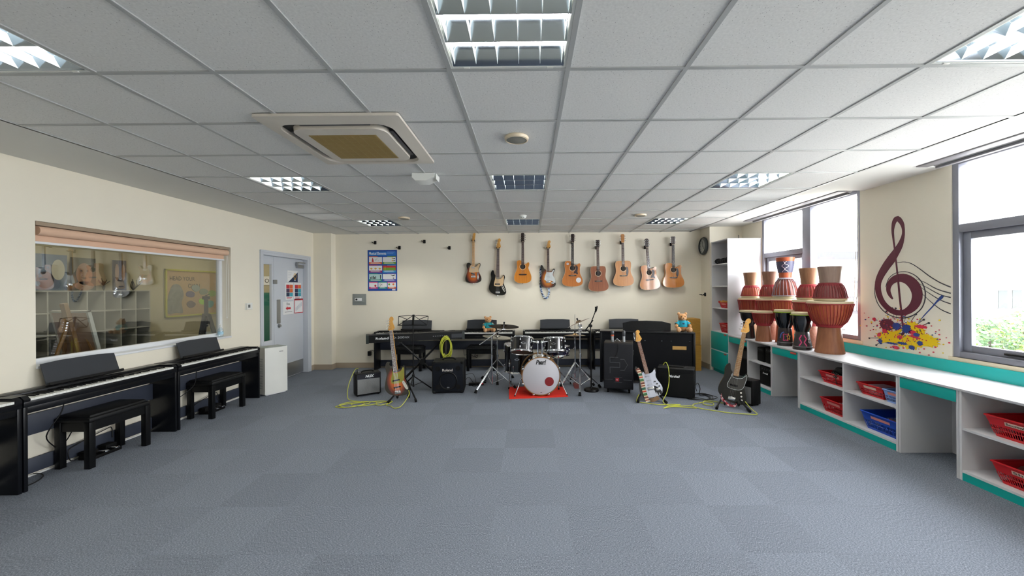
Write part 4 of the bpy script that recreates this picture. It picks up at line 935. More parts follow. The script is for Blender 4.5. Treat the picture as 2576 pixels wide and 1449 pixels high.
BLKG = mat('gloss_black_guitar', '#08090b', .2, spec=.3, coat=.25, noise=.05); WG = mat('white_pickguard', '#cfd3d4', .3); TG = mat('tan_cream_pickguard', '#d3b48c', .35); YG = mat('yellow_green_pickguard', '#8f8a2a', .2, noise=.25, scale=9, coat=.5)
hg = 'guitars hanging on the back wall'
t = electric('electric_guitar', 'sunburst electric guitar with tan pickguard and pale neck, first after the empty hooks', (-1.094, 7.600, 2.499), (0, .010, 0), TELE, TELEG, mat_burst('tele_sunburst', (0, -.655), (.165, .215), BURST), BLKG, TG, MAPLE, hg, head='tele', bz=-.70, pickups=((-.005, -.525, .07, .018, CHROME, 0), (-.005, -.645, .075, .03, BLACK, .25)))
part('control_plate', MB().box((.075, -.004, -.765), (.105, -.001, -.625), CHROME, .003).cyl((.09, -.018, -.66), (.09, -.003, -.66), .008, CHROME).cyl((.09, -.018, -.735), (.09, -.003, -.735), .008, CHROME), t)
t = electric('bass_guitar', 'black five string bass with tan pickguard, hanging second after the empty hooks', (-.607, 7.600, 2.352), (0, .016, 0), JB, JBG, BLKG, BLKG, TG, ROSEW, hg, bass=True, bz=-.87, neckw=(.024, .032), pickups=((-.005, -.705, .10, .022, BLACK, 0),), nt=5)
part('control_plate', MB().prism(smooth2([(.075, -.735), (.10, -.725), (.13, -.78), (.15, -.83), (.14, -.855), (.115, -.84), (.09, -.79)], 2), -.004, -.001, CHROME), t)
for k in range(3): part('knob', MB().cyl((.093+k*.02, -.016, -.755-k*.032), (.093+k*.02, -.003, -.755-k*.032), .01, BLACK), t)
def strat_extras(t, dark):
    for k in range(3): part('knob', MB().cyl((.075+k*.02, -.016, -.575-k*.035), (.075+k*.02, -.003, -.575-k*.035), .009, dark), t)
    part('jack_plate', MB().box((.065, -.006, -.70), (.11, -.001, -.665), CHROME, .004, M=None), t)
SP3 = lambda m: ((-.0, -.487, .07, .016, m, 0), (0, -.545, .07, .016, m, 0), (-.002, -.602, .07, .016, m, -.17))
t = electric('electric_guitar', 'sunburst electric guitar with white pickguard and patterned strap, fourth after the empty hooks', (.381, 7.600, 2.345), (0, .006, 0), STRAT, STRATG, mat_burst('strat_sunburst', (0, -.60), (.16, .23), BURST2), BLKG, WG, ROSEW, hg, bz=-.655, pickups=SP3(WG))
strat_extras(t, WG)
def strapmat(name, c1, c2, c3, sc):
    m = D.materials.new(name); m.use_nodes = True; N = m.node_tree.nodes; L = m.node_tree.links; b = N['Principled BSDF']; b.inputs['Roughness'].default_value = .8
    tc = N.new('ShaderNodeTexCoord'); mp = N.new('ShaderNodeMapping'); mp.inputs['Scale'].default_value = sc; L.new(tc.outputs['Object'], mp.inputs['Vector'])
    v = N.new('ShaderNodeTexVoronoi'); v.inputs['Scale'].default_value = 1; L.new(mp.outputs['Vector'], v.inputs['Vector']); s = N.new('ShaderNodeSeparateColor'); L.new(v.outputs['Color'], s.inputs['Color'])
    r = ramp(N, c1, 'CONSTANT'); L.new(s.outputs['Red'], r.inputs['Fac']); L.new(r.outputs['Color'], b.inputs['Base Color']); return m
def ribbon(pts, wd, m, th=.002, n=5, side=(1, 0, 0)):
    w = MB(); P = crom([Vector(p) for p in pts], n); rows = []; up = Vector(side)
    for i, p in enumerate(P):
        a = P[max(i-1, 0)]; b = P[min(i+1, len(P)-1)]; tg = (b-a).normalized(); s = (up-tg*up.dot(tg)); s = s.normalized() if s.length > .1 else tg.orthogonal().normalized(); nn = tg.cross(s)*th
        rows.append([w.bm.verts.new(p+q) for q in (s*wd/2+nn, -s*wd/2+nn, -s*wd/2-nn, s*wd/2-nn)])
    fs = [w.bm.faces.new(rows[0][::-1]), w.bm.faces.new(rows[-1])]
    for A, B in zip(rows, rows[1:]):
        for j in range(4): fs.append(w.bm.faces.new((A[j], A[(j+1) % 4], B[(j+1) % 4], B[j])))
    w._fin([], fs, m, False); return w
SB = strapmat('blue_patterned_strap', [(0, '#16203a'), (.35, '#9db6d6'), (.6, '#39527f'), (.8, '#dfe5ee')], 0, 0, (60, 60, 60))
part('strap', ribbon([(-.12, .02, -.335), (-.15, .045, -.42), (-.145, .055, -.58), (-.15, .055, -.72), (-.135, .045, -.82), (-.11, .03, -.90), (-.06, .02, -.985), (-.01, .02, -.96), (.02, .025, -.87), (.015, .025, -.80), (0, .022, -.776)], .035, SB), t)
# guitar hangers above each hanging guitar
for x, z, l in ((-1.094, 2.499, 'guitar hook holding the sunburst guitar with the pale neck'), (-.607, 2.352, 'guitar hook holding the black five string bass'), (-.119, 2.475, 'guitar hook holding the small amber guitar'), (.381, 2.345, 'guitar hook holding the strapped sunburst guitar'), (.858, 2.451, 'guitar hook holding the guitar with white stickers'), (1.349, 2.343, 'guitar hook holding the dark mahogany guitar'), (1.838, 2.44, 'guitar hook holding the pale natural guitar'), (2.314, 2.348, 'guitar hook holding the leaning glossy guitar'), (2.823, 2.399, 'guitar hook holding the guitar nearest the clock')):
    hook(l, x, YB, z-.006+.02, 0, 'guitar hooks in use')
# ---------------------------------------------------------------- standing guitars and their stands
def guitar_stand(label, loc, rz):
    t = thing('guitar_stand', label, 'guitar stand', loc, rz, 'floor guitar stands')
    for s in (-1, 1):
        part('leg', MB().tube([(s*.04, .13, .22), (s*.10, .05, .11), (s*.17, -.09, .03), (s*.18, -.13, .02)], .012, BLACK, n=4), t)
        part('rubber_foot', MB().cyl((s*.172, -.10, .026), (s*.186, -.16, .018), .017, RUBBER), t)
        part('rest_arm', MB().tube([(s*.06, .10, .16), (s*.075, .02, .055), (s*.08, -.05, .045), (s*.082, -.07, .075)], .01, RUBBER, n=4), t)
    part('rear_leg', MB().tube([(0, .12, .25), (0, .22, .08), (0, .27, .015)], .012, BLACK, n=4), t)
    part('spine', MB().cyl((0, .10, .13), (0, .15, .32), .013, BLACK), t)
    return t
guitar_stand('black stand under the sunburst bass with the yellow green pickguard', (-1.77, 5.40, 0), .15)
guitar_stand('black stand under the white guitar with the striped strap', (1.66, 5.33, 0), -.1)
guitar_stand('black stand under the black bass', (2.60, 4.98, 0), -.35)
t = electric('bass_guitar', 'sunburst bass with yellow green pickguard leaning on a floor stand', (-1.981, 5.50, .966), (-.16, -.165, 0), JB, JBG, mat_burst('bass_sunburst', (0, -.715), (.165, .24), BURST), BLKG, YG, ROSEW, 'guitars on floor stands', bass=True, bz=-.87, neckw=(.022, .030), pickups=((-.005, -.705, .10, .02, BLACK, -.05), (0, -.80, .10, .02, BLACK, -.05)), nt=4)
part('control_plate', MB().prism(smooth2([(.075, -.735), (.10, -.725), (.13, -.78), (.15, -.83), (.14, -.855), (.115, -.84), (.09, -.79)], 2), -.004, -.001, CHROME), t)
for k in range(3): part('knob', MB().cyl((.093+k*.02, -.016, -.755-k*.032), (.093+k*.02, -.003, -.755-k*.032), .01, CHROME), t)
t = electric('electric_guitar', 'white electric guitar with black edges and a striped woven strap on a floor stand', (1.539, 5.43, .80), (-.17, -.225, -.12), STRAT, STRATG, mat_burst('white_black_edge', (.02, -.60), (.175, .25), [(0, '#c9cdd8'), (.80, '#bfc4d2'), (.84, '#15161c'), (1, '#101016')]), BLKG, mat('pale_lilac_pickguard', '#c6c9d6', .3), mat_wood('brown_rosewood_neck', '#7a5140', '#8f6450', .4, 8), 'guitars on floor stands', bz=-.655, pickups=SP3(mat('pale_pickup', '#b9bcc8', .35)))
strat_extras(t, DTEXT)
part('black_graphic', MB().prism(smooth2([(.02, -.64), (.06, -.63), (.10, -.67), (.13, -.72), (.11, -.77), (.09, -.72), (.08, -.77), (.06, -.71), (.05, -.74), (.04, -.69)], 2), -.0045, -.0013, DTEXT), t)
STRIPE = D.materials.new('striped_woven_strap'); STRIPE.use_nodes = True
_n = STRIPE.node_tree.nodes; _l = STRIPE.node_tree.links; _n['Principled BSDF'].inputs['Roughness'].default_value = .85
_tc = _n.new('ShaderNodeTexCoord'); _sx = _n.new('ShaderNodeSeparateXYZ'); _l.new(_tc.outputs['Object'], _sx.inputs[0])
_ml = _n.new('ShaderNodeMath'); _ml.operation = 'MULTIPLY'; _ml.inputs[1].default_value = 5.2; _l.new(_sx.outputs['Z'], _ml.inputs[0]); _fr = _n.new('ShaderNodeMath'); _fr.operation = 'FRACT'; _l.new(_ml.outputs[0], _fr.inputs[0])
_rp = ramp(_n, [(0, '#6a3b33'), (.12, '#c9a88c'), (.2, '#3f6a45'), (.36, '#a6b5a0'), (.44, '#b5412f'), (.52, '#caa98c'), (.6, '#2f5848'), (.76, '#cfc0a8'), (.84, '#8a4a38'), (.93, '#d9c9ad')], 'CONSTANT'); _l.new(_fr.outputs[0], _rp.inputs['Fac']); _l.new(_rp.outputs['Color'], _n['Principled BSDF'].inputs['Base Color'])
part('strap', ribbon([(-.115, -.012, -.36), (-.10, -.03, -.42), (-.095, -.035, -.55), (-.10, -.035, -.68), (-.09, -.045, -.80), (-.06, -.06, -.835)], .052, STRIPE, .002), t)
part('strap_end', ribbon([(-.055, -.055, -.80), (-.02, -.08, -.80), (.03, -.10, -.785), (.055, -.11, -.775)], .05, mat('tan_strap_leather', '#8d6e50', .6, noise=.2), .004, side=(0, 0, 1)), t)
t = electric('bass_guitar', 'black bass with maple neck leaning on a floor stand before the drawer cabinet', (2.823, 5.07, .955), (-.15, .19, -.40), JB, JBG, BLKG, BLKG, mat('gloss_black_pickguard', '#16171b', .2, coat=.6), mat_wood('worn_fretboard', '#8a6238', '#a37a4a', .4, 8), 'guitars on floor stands', bass=True, bz=-.87, neckw=(.022, .030), pickups=((-.005, -.70, .09, .025, BLACK, 0),), nt=4)
for k in range(3): part('knob', MB().cyl((.09+k*.012, -.018, -.77-k*.045), (.09+k*.012, -.003, -.77-k*.045), .011, CHROME), t)
part('guard_edge', MB().tube([(x*1.02, -.003, z) for x, z in smooth2(JBG, 2)], .0022, WG, closed=True, seg=5), t)
part('strap', ribbon([(-.13, .02, -.84), (-.11, -.03, -.90), (-.03, -.05, -.955), (.04, -.05, -.95), (.06, -.03, -.92)], .028, strapmat('red_white_strap', [(0, '#8c2430'), (.4, '#d7b4b4'), (.6, '#5a1a24'), (.8, '#c98a90')], 0, 0, (50, 50, 50)), .0025, side=(0, 0, 1)), t)
# ================================================================ AMPS
GRILLE = mat('black_grille_cloth', '#0d0e0f', .8, spec=.2, noise=.2, scale=150, bump=.2, bscale=600); SGR = mat('silver_sparkle_grille', '#7d7e80', .7, noise=.6, scale=160); GREYG = mat('grey_grille_cloth', '#6f7072', .8, noise=.15, scale=200)
TOLEX = mat('black_tolex', '#09090a', .55, spec=.25, noise=.2, scale=30, bump=.3, bscale=400)
# small combo amplifier on the left
t = thing('guitar_amplifier', 'small black combo amplifier with a silver speckled grille, leftmost on the floor', 'amplifier', (-2.509, 5.539, 0), .605)
part('cabinet', MB().box((0, 0, .012), (.35, .19, .33), TOLEX, .012), t)
part('grille', MB().box((.022, -.006, .03), (.33, .002, .245), SGR, .002), t)
part('piping', MB().box((.018, -.007, .245), (.334, .0, .250), CHROME), t)
part('front_panel', MB().box((.018, -.004, .252), (.334, .0, .318), mat('midnight_panel', '#12121e', .35)), t)
part('maker_name', MB().text('NUX', .05, WTEXT, TR(.13, -.0046, .268) @ FACE, width=.12, bold=.0025, shear=.2), t)
part('carry_handle', MB().tube([(.09, .09, .33), (.11, .09, .348), (.175, .09, .352), (.24, .09, .348), (.26, .09, .33)], .009, RUBBER, n=3), t)
part('control_plate', MB().box((.04, .05, .33), (.085, .14, .334), SLATE).cyl((.06, .08, .334), (.06, .08, .345), .009, CHROME).cyl((.06, .11, .334), (.06, .11, .345), .009, CHROME), t)
part('antenna', MB().cyl((.03, .05, .33), (.028, .05, .415), .008, BLACK, r1=.003), t)
for x in (.03, .32):
    for y in (.03, .16): part('rubber_foot', MB().cyl((x, y, 0), (x, y, .014), .012, RUBBER), t)
# keyboard amplifier
t = thing('keyboard_amplifier', 'square blue black keyboard amplifier left of the drum kit', 'amplifier', (-1.449, 5.69, 0), .09)
NAVC = mat('navy_carpet_cabinet', '#0e121a', .8, spec=.2, noise=.2, scale=60, bump=.3, bscale=400)
part('cabinet', MB().box((0, 0, .012), (.474, .36, .475), TOLEX, .02), t)
part('grille', MB().box((.018, -.008, .03), (.456, .004, .455), NAVC, .006), t)
part('speaker_cone', MB().lathe([(.135, .0), (.128, .005), (.05, -.02), (.045, -.012), (.0, -.008)], BLACK, c=(0, 0, 0), seg=32, M=TR(.24, -.008, .19) @ RX(PI/2) , cap0=False), t)
for x in (.09, .385):
    for z in (.10, .375): part('port', MB().cyl((x, -.011, z), (x, .0, z), .036, RUBBER, seg=18), t)
part('maker_name', MB().text('Roland', .05, mat('pale_lettering', '#c9c4bd', .4), TR(.155, -.0095, .335) @ FACE, width=.15, bold=.001), t)
part('model_plate', MB().box((.222, -.0105, .085), (.258, -.008, .10), mat('dim_lettering', '#6f7377', .5)), t)
part('carry_handle', MB().tube([(.14, .15, .475), (.17, .15, .50), (.24, .15, .506), (.31, .15, .50), (.34, .15, .475)], .012, RUBBER, n=3), t)
for x in (.03, .444):
    for z in (.03, .455): part('corner', MB().box((x-.022, -.012, z-.022), (x+.022, .03, z+.022), RUBBER, .012), t)
for x in (.04, .43):
    for y in (.04, .32): part('rubber_foot', MB().cyl((x, y, 0), (x, y, .014), .015, RUBBER), t)
# tall speaker on castors
t = thing('pa_speaker', 'tall charcoal loudspeaker on castors carrying two microphones', 'speaker', (1.10, 5.72, 0), -.26)
CHAR = mat('charcoal_grille', '#222328', .6, spec=.25, noise=.15, scale=180)
part('cabinet', MB().box((0, 0, .065), (.425, .36, .745), BLACK, .012), t)
part('front_grille', MB().box((.006, -.014, .075), (.419, .004, .735), CHAR, .01), t)
LINE = mat('grey_groove', '#4a4c52', .5)
w = MB()
for a, b, c, d in ((.09, .53, .21, .538), (.09, .455, .098, .538), (.09, .455, .23, .463), (.23, .385, .238, .463), (.09, .385, .238, .393), (.09, .30, .098, .393), (.24, .505, .30, .513), (.24, .345, .30, .353)): w.box((a, -.016, b), (c, -.013, d), LINE)
w.box((-.003, -.0035, -.052), (.003, 0, .052), LINE, M=TR(.322, -.0125, .468) @ RY(-.52)); w.box((-.003, -.0035, -.052), (.003, 0, .052), LINE, M=TR(.322, -.0125, .39) @ RY(.52))
part('grille_emblem', w, t)
w = MB().box((.02, -.016, .205), (.13, -.013, .211), LINE).box((.285, -.016, .205), (.405, -.013, .211), LINE).box((.15, -.016, .17), (.265, -.013, .174), LINE).box((.15, -.016, .24), (.265, -.013, .244), LINE)
part('grille_groove', w, t)
part('red_badge', MB().box((.172, -.019, .183), (.222, -.013, .232), mat('red_badge', '#a3202c', .3), .006).text('TB', .02, WTEXT, TR(.18, -.0195, .20) @ FACE), t)
part('side_handle', MB().box((.423, .09, .56), (.432, .2, .62), SLATE, .006), t)
for x in (.06, .365):
    for y in (.06, .30): part('castor', MB().cyl((x-.013, y, .028), (x+.013, y, .028), .028, RUBBER).box((x-.016, y-.016, .035), (x+.016, y+.016, .066), BLACK, .003), t)
def microphone(label, loc, ring):
    t = thing('microphone', label, 'microphone', loc, 0, 'microphones on the loudspeaker')
    part('handle', MB().lathe([(.020, 0), (.021, .005), (.019, .06), (.021, .10)], mat('silver_mic_handle', '#b4b7ba', .35, .3), seg=16), t)
    part('ring', MB().lathe([(.022, .085), (.024, .09), (.024, .102), (.022, .107)], ring, seg=16), t)
    part('mesh_head', MB().lathe([(.021, .105), (.026, .12), (.027, .14), (.022, .16), (.012, .17), (.002, .172)], mat('dark_mic_mesh', '#55575a', .45, .6, noise=.4, scale=400), seg=16), t)
microphone('silver microphone with an orange ring standing on the loudspeaker', (1.25, 5.80, .745), mat('orange_ring', '#c2542c', .4)); microphone('silver microphone with a dark ring on the right of the loudspeaker', (1.42, 5.79, .745), SLATE)
cord('clip_cable', 'thin black cable hanging down the front of the tall loudspeaker', [(1.22, 5.79, .76), (1.255, 5.72, .765), (1.30, 5.645, .735), (1.29, 5.648, .62), (1.25, 5.658, .53), (1.19, 5.675, .515)], .003)
cord('mic_clip', 'bent grey wire clip lying on top of the loudspeaker', [(1.285, 5.80, .75), (1.315, 5.79, .79), (1.335, 5.785, .775), (1.365, 5.78, .752)], .005, STEEL, cat='clip')
# combo amplifier right
t = thing('guitar_amplifier', 'large black combo amplifier with white script lettering, right of the white guitar', 'amplifier', (1.83, 5.53, 0), -.42)
part('cabinet', MB().box((0, 0, .012), (.495, .26, .415), TOLEX, .014), t)
part('grille', MB().box((.016, -.008, .022), (.479, .004, .352), GRILLE, .005), t)
part('front_band', MB().box((.014, -.007, .355), (.481, .0, .405), BLACK), t)
part('script_name', MB().text('Marshall', .05, WTEXT, TR(.155, -.0095, .288) @ FACE, width=.15, shear=.35, bold=.0012), t)
part('carry_handle', MB().box((.13, .08, .42), (.37, .11, .432), RUBBER, .005).box((.12, .075, .413), (.15, .115, .425), CHROME, .003).box((.35, .075, .413), (.38, .115, .425), CHROME, .003), t)
for x in (.04, .455):
    for y in (.04, .22): part('rubber_foot', MB().cyl((x, y, 0), (x, y, .014), .015, RUBBER), t)
# small amplifier behind the black bass
t = thing('guitar_amplifier', 'small amplifier with a pale grey grille, partly behind the black bass', 'amplifier', (2.735, 5.33, 0), -1.13)
part('cabinet', MB().box((0, 0, .012), (.36, .17, .335), TOLEX, .012), t)
part('grille', MB().box((.02, -.006, .03), (.34, .002, .245), GREYG, .003), t)
part('control_panel', MB().box((.02, -.004, .252), (.34, .0, .325), BLACK), t)
for k in range(5): part('knob', MB().cyl((.08+k*.045, -.014, .285), (.08+k*.045, -.003, .285), .009, CHROME), t)
for x in (.03, .33):
    for y in (.03, .14): part('rubber_foot', MB().cyl((x, y, 0), (x, y, .014), .012, RUBBER), t)

# ================================================================ MUSIC STAND, MIC STAND
t = thing('music_stand', 'black folding wire music stand behind the sunburst bass', 'music stand', (-1.765, 5.83, 0)); t.scale = (1, 1, .96)
part('pole', MB().cyl((0, 0, .08), (0, 0, .62), .011, BLACK).cyl((0, 0, .60), (0, 0, 1.08), .007, BLACK), t)
w = MB(RX(-.18))
part('desk_post', MB(TR(0, 0, 1.07) @ RX(-.2)).box((-.015, -.008, -.02), (.015, .006, .15), BLACK, .002), t)
M = TR(0, -.005, 1.06) @ RX(-.2)
w = MB(M); r_ = .005
for p in (((-.225, 0, .135), (0, 0, .15)), ((0, 0, .15), (.225, 0, .135)), ((-.225, 0, .135), (-.22, 0, -.01)), ((.225, 0, .135), (.22, 0, -.01)), ((-.22, 0, -.01), (0, 0, .0)), ((0, 0, .0), (.22, 0, -.01)), ((0, 0, .15), (-.215, 0, -.005)), ((0, 0, .15), (.215, 0, -.005)), ((-.225, 0, .135), (-.09, 0, .085)), ((.225, 0, .135), (.09, 0, .085))): w.cyl(p[0], p[1], r_, BLACK, seg=6)
part('desk_frame', w, t)
part('desk_ledge', MB(M).box((-.22, -.05, -.014), (.22, 0, -.008), BLACK), t)
for k in range(3):
    a = k*2*PI/3+PI*.5+PI
    part('leg', MB().box((-.006, .0, -.009), (.006, .36, .009), BLACK, M=TR(0, 0, .25) @ RZ(a-PI/2) @ RX(-.70)), t)
    part('leg_strut', MB().cyl((.0, 0, .10), (.15*math.cos(a), .15*math.sin(a), .14), .005, BLACK, seg=6), t)
part('hub', MB().cyl((0, 0, .23), (0, 0, .275), .02, BLACK).cyl((0, 0, .08), (0, 0, .11), .016, BLACK), t)
t = thing('microphone_stand', 'black boom microphone stand with a round base right of the drum kit', 'microphone stand', (.935, 5.84, 0))
part('round_base', MB().lathe([(.112, 0), (.114, .01), (.105, .03), (.03, .042), (.02, .06)], BLACK, seg=32), t)
part('pole', MB().cyl((0, 0, .05), (-.006, 0, .60), .012, BLACK).cyl((-.006, 0, .55), (-.008, 0, .97), .008, BLACK).cyl((-.006, 0, .58), (-.0065, 0, .63), .015, BLACK), t)
part('swivel', MB().cyl((-.01, -.035, .985), (-.01, .03, .985), .026, BLACK), t)
part('boom_arm', MB().cyl((-.09, -.01, .91), (.03, -.01, 1.07), .009, BLACK).cyl((.0, -.01, 1.03), (.07, -.01, 1.21), .007, BLACK), t)
part('microphone_clip', MB().cyl((.066, -.01, 1.19), (.078, -.01, 1.225), .014, BLACK).cyl((.07, -.04, 1.225), (.09, .03, 1.255), .017, RUBBER).box((.06, -.02, 1.24), (.075, .0, 1.275), RUBBER, .003).box((.085, -.02, 1.245), (.10, .0, 1.285), RUBBER, .003), t)

# ================================================================ DRUM KIT
SHELL = mat('gloss_black_drum_shell', '#0b0b10', .08, noise=.05, coat=1.0); HEADW = mat('white_drum_head', '#b9b7bd', .5, noise=.03, scale=4); HOOPW = mat_wood('maple_hoop', '#7d5426', '#96682f', .3, 5, coat=.4)
BHEAD = mat('brown_resonant_head', '#6f5a4c', .35, noise=.05)
t = solo('drum_mat', MB().prism([(-.40, -.10), (.44, .0), (.40, .58), (-.44, .56)], 0, .008, mat('orange_red_mat', '#d8230d', .75, noise=.05), plane='xy'), 'orange red mat under the bass drum', 'mat', (.11, 5.51, 0))
t = thing('bass_drum', 'black bass drum with a white Pearl front head, centre of the kit', 'drum', (.165, 5.52, .295), .06)
t['group'] = 'drum kit'
M = RX(-PI/2)
part('shell', MB().lathe([(.268, .02), (.268, .40)], SHELL, seg=48, M=M, cap0=False, cap1=False), t)
for y in (0, .385): part('hoop', MB().lathe([(.268, y), (.277, y), (.279, y+.018), (.277, y+.036), (.268, y+.036)], HOOPW, seg=48, M=M, cap0=False, cap1=False), t)
part('front_head', MB().lathe([(.0001, .004), (.262, .004), (.268, .008), (.27, .02)], HEADW, seg=48, M=M, cap0=False, cap1=False), t)
part('rear_head', MB().lathe([(.0001, .418), (.262, .418), (.268, .41)], HEADW, seg=48, M=M, cap0=False, cap1=False), t)
part('red_disc', MB().cyl((.118, .0015, -.08), (.118, .0035, -.08), .065, mat('dark_red_disc', '#7c0d14', .5), seg=36), t)
w = MB().text('Pearl', .088, DTEXT, TR(-.075, .0025, .172) @ FACE, width=.15, shear=.3, bold=.003).box((-.045, .0018, .163), (.07, .003, .166), DTEXT)
part('maker_name', w, t); part('small_logo', MB().box((-.012, .0018, -.235), (.012, .003, -.228), DTEXT), t)
for k in range(8):
    a = k*PI/4+.39; c, s = math.cos(a), math.sin(a)
    part('claw', MB().box((-.016, -.006, -.012), (.016, .045, .014), CHROME, .005, M=RY(-a+PI/2) @ TR(0, 0, .284)), t)
    part('tension_rod', MB().cyl((.29*c, .03, .29*s), (.29*c, .16, .29*s), .004, CHROME, seg=6), t); part('lug', MB().box((-.011, .14, -.008), (.011, .20, .02), CHROME, .005, M=RY(-a+PI/2) @ TR(0, 0, .272)), t)
for s in (-1, 1):
    part('spur', MB().cyl((s*.275, .12, -.05), (s*.38, .03, -.287), .007, CHROME, seg=8).cyl((s*.375, .035, -.275), (s*.382, .028, -.292), .012, RUBBER, seg=8).ball((s*.275, .12, -.05), .02, CHROME, 8), t)
part('tom_holder', MB().box((-.05, .13, .26), (.05, .23, .285), CHROME, .008).cyl((-.03, .18, .28), (-.035, .18, .455), .0125, CHROME).cyl((.03, .18, .28), (.035, .18, .455), .0125, CHROME).ball((-.035, .18, .46), .028, CHROME, 10).ball((.035, .18, .46), .028, CHROME, 10).cyl((-.035, .18, .46), (-.12, .20, .47), .012, CHROME).cyl((.035, .18, .46), (.115, .20, .47), .012, CHROME), t)
def tom(label, loc, rot, R, h, badge=True, legs=False, kind='tom_drum'):
    t = thing(kind, label, 'drum', loc, rot=rot, group='drum kit')
    part('shell', MB().lathe([(R, -h/2), (R, h/2)], SHELL, seg=40, cap0=False, cap1=False), t)
    part('batter_head', MB().lathe([(.0001, h/2+.006), (R*.97, h/2+.006), (R+.002, h/2)], HEADW, seg=40, cap0=False, cap1=False), t)
    part('resonant_head', MB().lathe([(R+.002, -h/2), (R*.97, -h/2-.006), (.0001, -h/2-.006)], BHEAD, seg=40, cap0=False, cap1=False), t)
    for z in (h/2-.012, -h/2-.012): part('rim', MB().lathe([(R+.001, z-.003), (R+.012, z), (R+.01, z+.012), (R+.004, z+.026), (R-.002, z+.022)], CHROME, seg=40, cap0=False, cap1=False), t)
    for k in range(6):
        a = k*PI/3+.25; c, s = math.cos(a), math.sin(a)
        for q in (-1, 1):
            part('lug', MB().ball(((R+.008)*c, (R+.008)*s, q*h*.27), (.011, .011, .02), CHROME, 8), t)
            part('tension_rod', MB().cyl(((R+.01)*c, (R+.01)*s, q*h*.27), ((R+.01)*c, (R+.01)*s, q*h/2+(.02 if q > 0 else -.012)), .003, CHROME, seg=6), t)
    if badge: part('badge', MB().prism([(-.04, 0), (-.02, .012), (0, .018), (.02, .012), (.04, 0), (.02, -.012), (0, -.016), (-.02, -.012)], -R-.004, -R+.01, CHROME).prism([(-.028, 0), (0, .011), (.028, 0), (0, -.01)], -R-.0055, -R, DTEXT), t)
    if legs:
        for k in range(3): a = k*2*PI/3-PI/2-.55; c, s = math.cos(a), math.sin(a); part('leg', MB().tube([((R+.02)*c, (R+.02)*s, 0), ((R+.02)*c, (R+.02)*s, -.38), ((R+.04)*c, (R+.04)*s, legs+.01)], .006, CHROME, seg=6).cyl(((R+.04)*c, (R+.04)*s, legs+.03), ((R+.042)*c, (R+.042)*s, legs), .011, RUBBER), t); part('leg_bracket', MB().box((-.015, -.012, -.03), (.015, .02, .03), CHROME, .005, M=RZ(a-PI/2) @ TR(0, R+.01, -.08)), t)
    return t
tom('black tom with a diamond badge mounted left over the bass drum', (-.112, 5.76, .705), (-.36, .09, .12), .165, .20)
tom('black tom mounted right over the bass drum, before the snare', (.380, 5.82, .705), (-.22, -.05, -.15), .155, .185)
tom('large black floor tom on legs, left behind the bass drum', (-.195, 6.16, .455), (0, 0, 0), .203, .42, legs=-.455, kind='floor_tom')
t = thing('snare_drum', 'violet black snare drum on a chrome stand, right behind the tom', 'drum', (.45, 6.13, 0), group='drum kit')
VIOL = mat('violet_black_shell', '#191528', .1, coat=.9)
part('shell', MB().lathe([(.178, .50), (.178, .63)], VIOL, seg=36), t)
for z in (.495, .62): part('rim', MB().lathe([(.178, z), (.19, z+.003), (.188, z+.022), (.18, z+.024)], CHROME, seg=36, cap0=False, cap1=False), t)
part('batter_head', MB().cyl((0, 0, .63), (0, 0, .636), .176, HEADW, seg=36), t)
for k in range(8): a = k*PI/4; part('lug', MB().ball((.186*math.cos(a), .186*math.sin(a), .565), (.01, .01, .03), CHROME, 8), t)
part('stand_pole', MB().cyl((0, 0, .10), (0, 0, .44), .012, CHROME), t)
for k in range(3):
    a = k*2*PI/3+.5; c, s = math.cos(a), math.sin(a)
    part('basket_arm', MB().tube([(0, 0, .42), (.17*c, .17*s, .475), (.2*c, .2*s, .51)], .008, CHROME, n=3), t); part('leg', MB().cyl((0, 0, .26), (.24*c, .24*s, .015), .009, CHROME).cyl((.235*c, .235*s, .03), (.25*c, .25*s, .0), .013, RUBBER), t)
def tripod(t, h, spread, z, a0, r=.011):
    for k in range(3):
        a = k*2*PI/3+a0; c, s = math.cos(a), math.sin(a)
        w = MB()
        for d in (-.008, .008): w.cyl((-d*s, d*c, z), (spread*c-d*s, spread*s+d*c, .03), .006, CHROME, seg=6)
        part('leg', w, t); part('leg_brace', MB().cyl((.0, 0, .07), (spread*.55*c, spread*.55*s, z*.47), .005, CHROME, seg=6), t)
        part('rubber_foot', MB().cyl((spread*.96*c, spread*.96*s, .045), (spread*1.04*c, spread*1.04*s, .004), .018, RUBBER, r1=.022), t)
def cymbal(t, c, R, rot, m=GOLDC, bell=.018):
    part('cymbal', MB().lathe([(R, 0), (R*.6, .010), (R*.24, .016), (R*.2, .022+bell*.4), (R*.1, .03+bell*.5), (.004, .032+bell*.5)], m, seg=40, M=TR(*c) @ rot, cap0=False), t)
    part('wing_nut', MB(TR(*c) @ rot).cyl((0, 0, .03), (0, 0, .075), .011, BLACK).cyl((-.014, 0, .07), (.014, 0, .07), .006, BLACK), t)
DGOLD = mat('dark_bronze_cymbal', '#4a3d33', .35, .8, noise=.15, scale=4); SGOLD = mat('silver_bronze_cymbal', '#97948c', .25, .95, noise=.05)
t = thing('cymbal_stand', 'chrome boom stand with a dark bronze cymbal, left of the kit', 'cymbal stand', (-.59, 6.02, 0), group='drum kit')
tripod(t, .8, .36, .34, -2.2)
part('pole', MB().cyl((0, 0, .06), (0, 0, .50), .0145, CHROME).cyl((0, 0, .48), (0, 0, .80), .0115, CHROME).cyl((0, 0, .46), (0, 0, .51), .02, CHROME).cyl((0, 0, .78), (0, 0, .82), .02, CHROME), t)
part('boom_arm', MB().cyl((-.19, 0, .68), (.19, -.04, .94), .0085, CHROME).cyl((.19, -.04, .92), (.195, -.045, 1.0), .006, CHROME).cyl((.165, -.05, .925), (.205, -.03, .925), .014, CHROME), t)
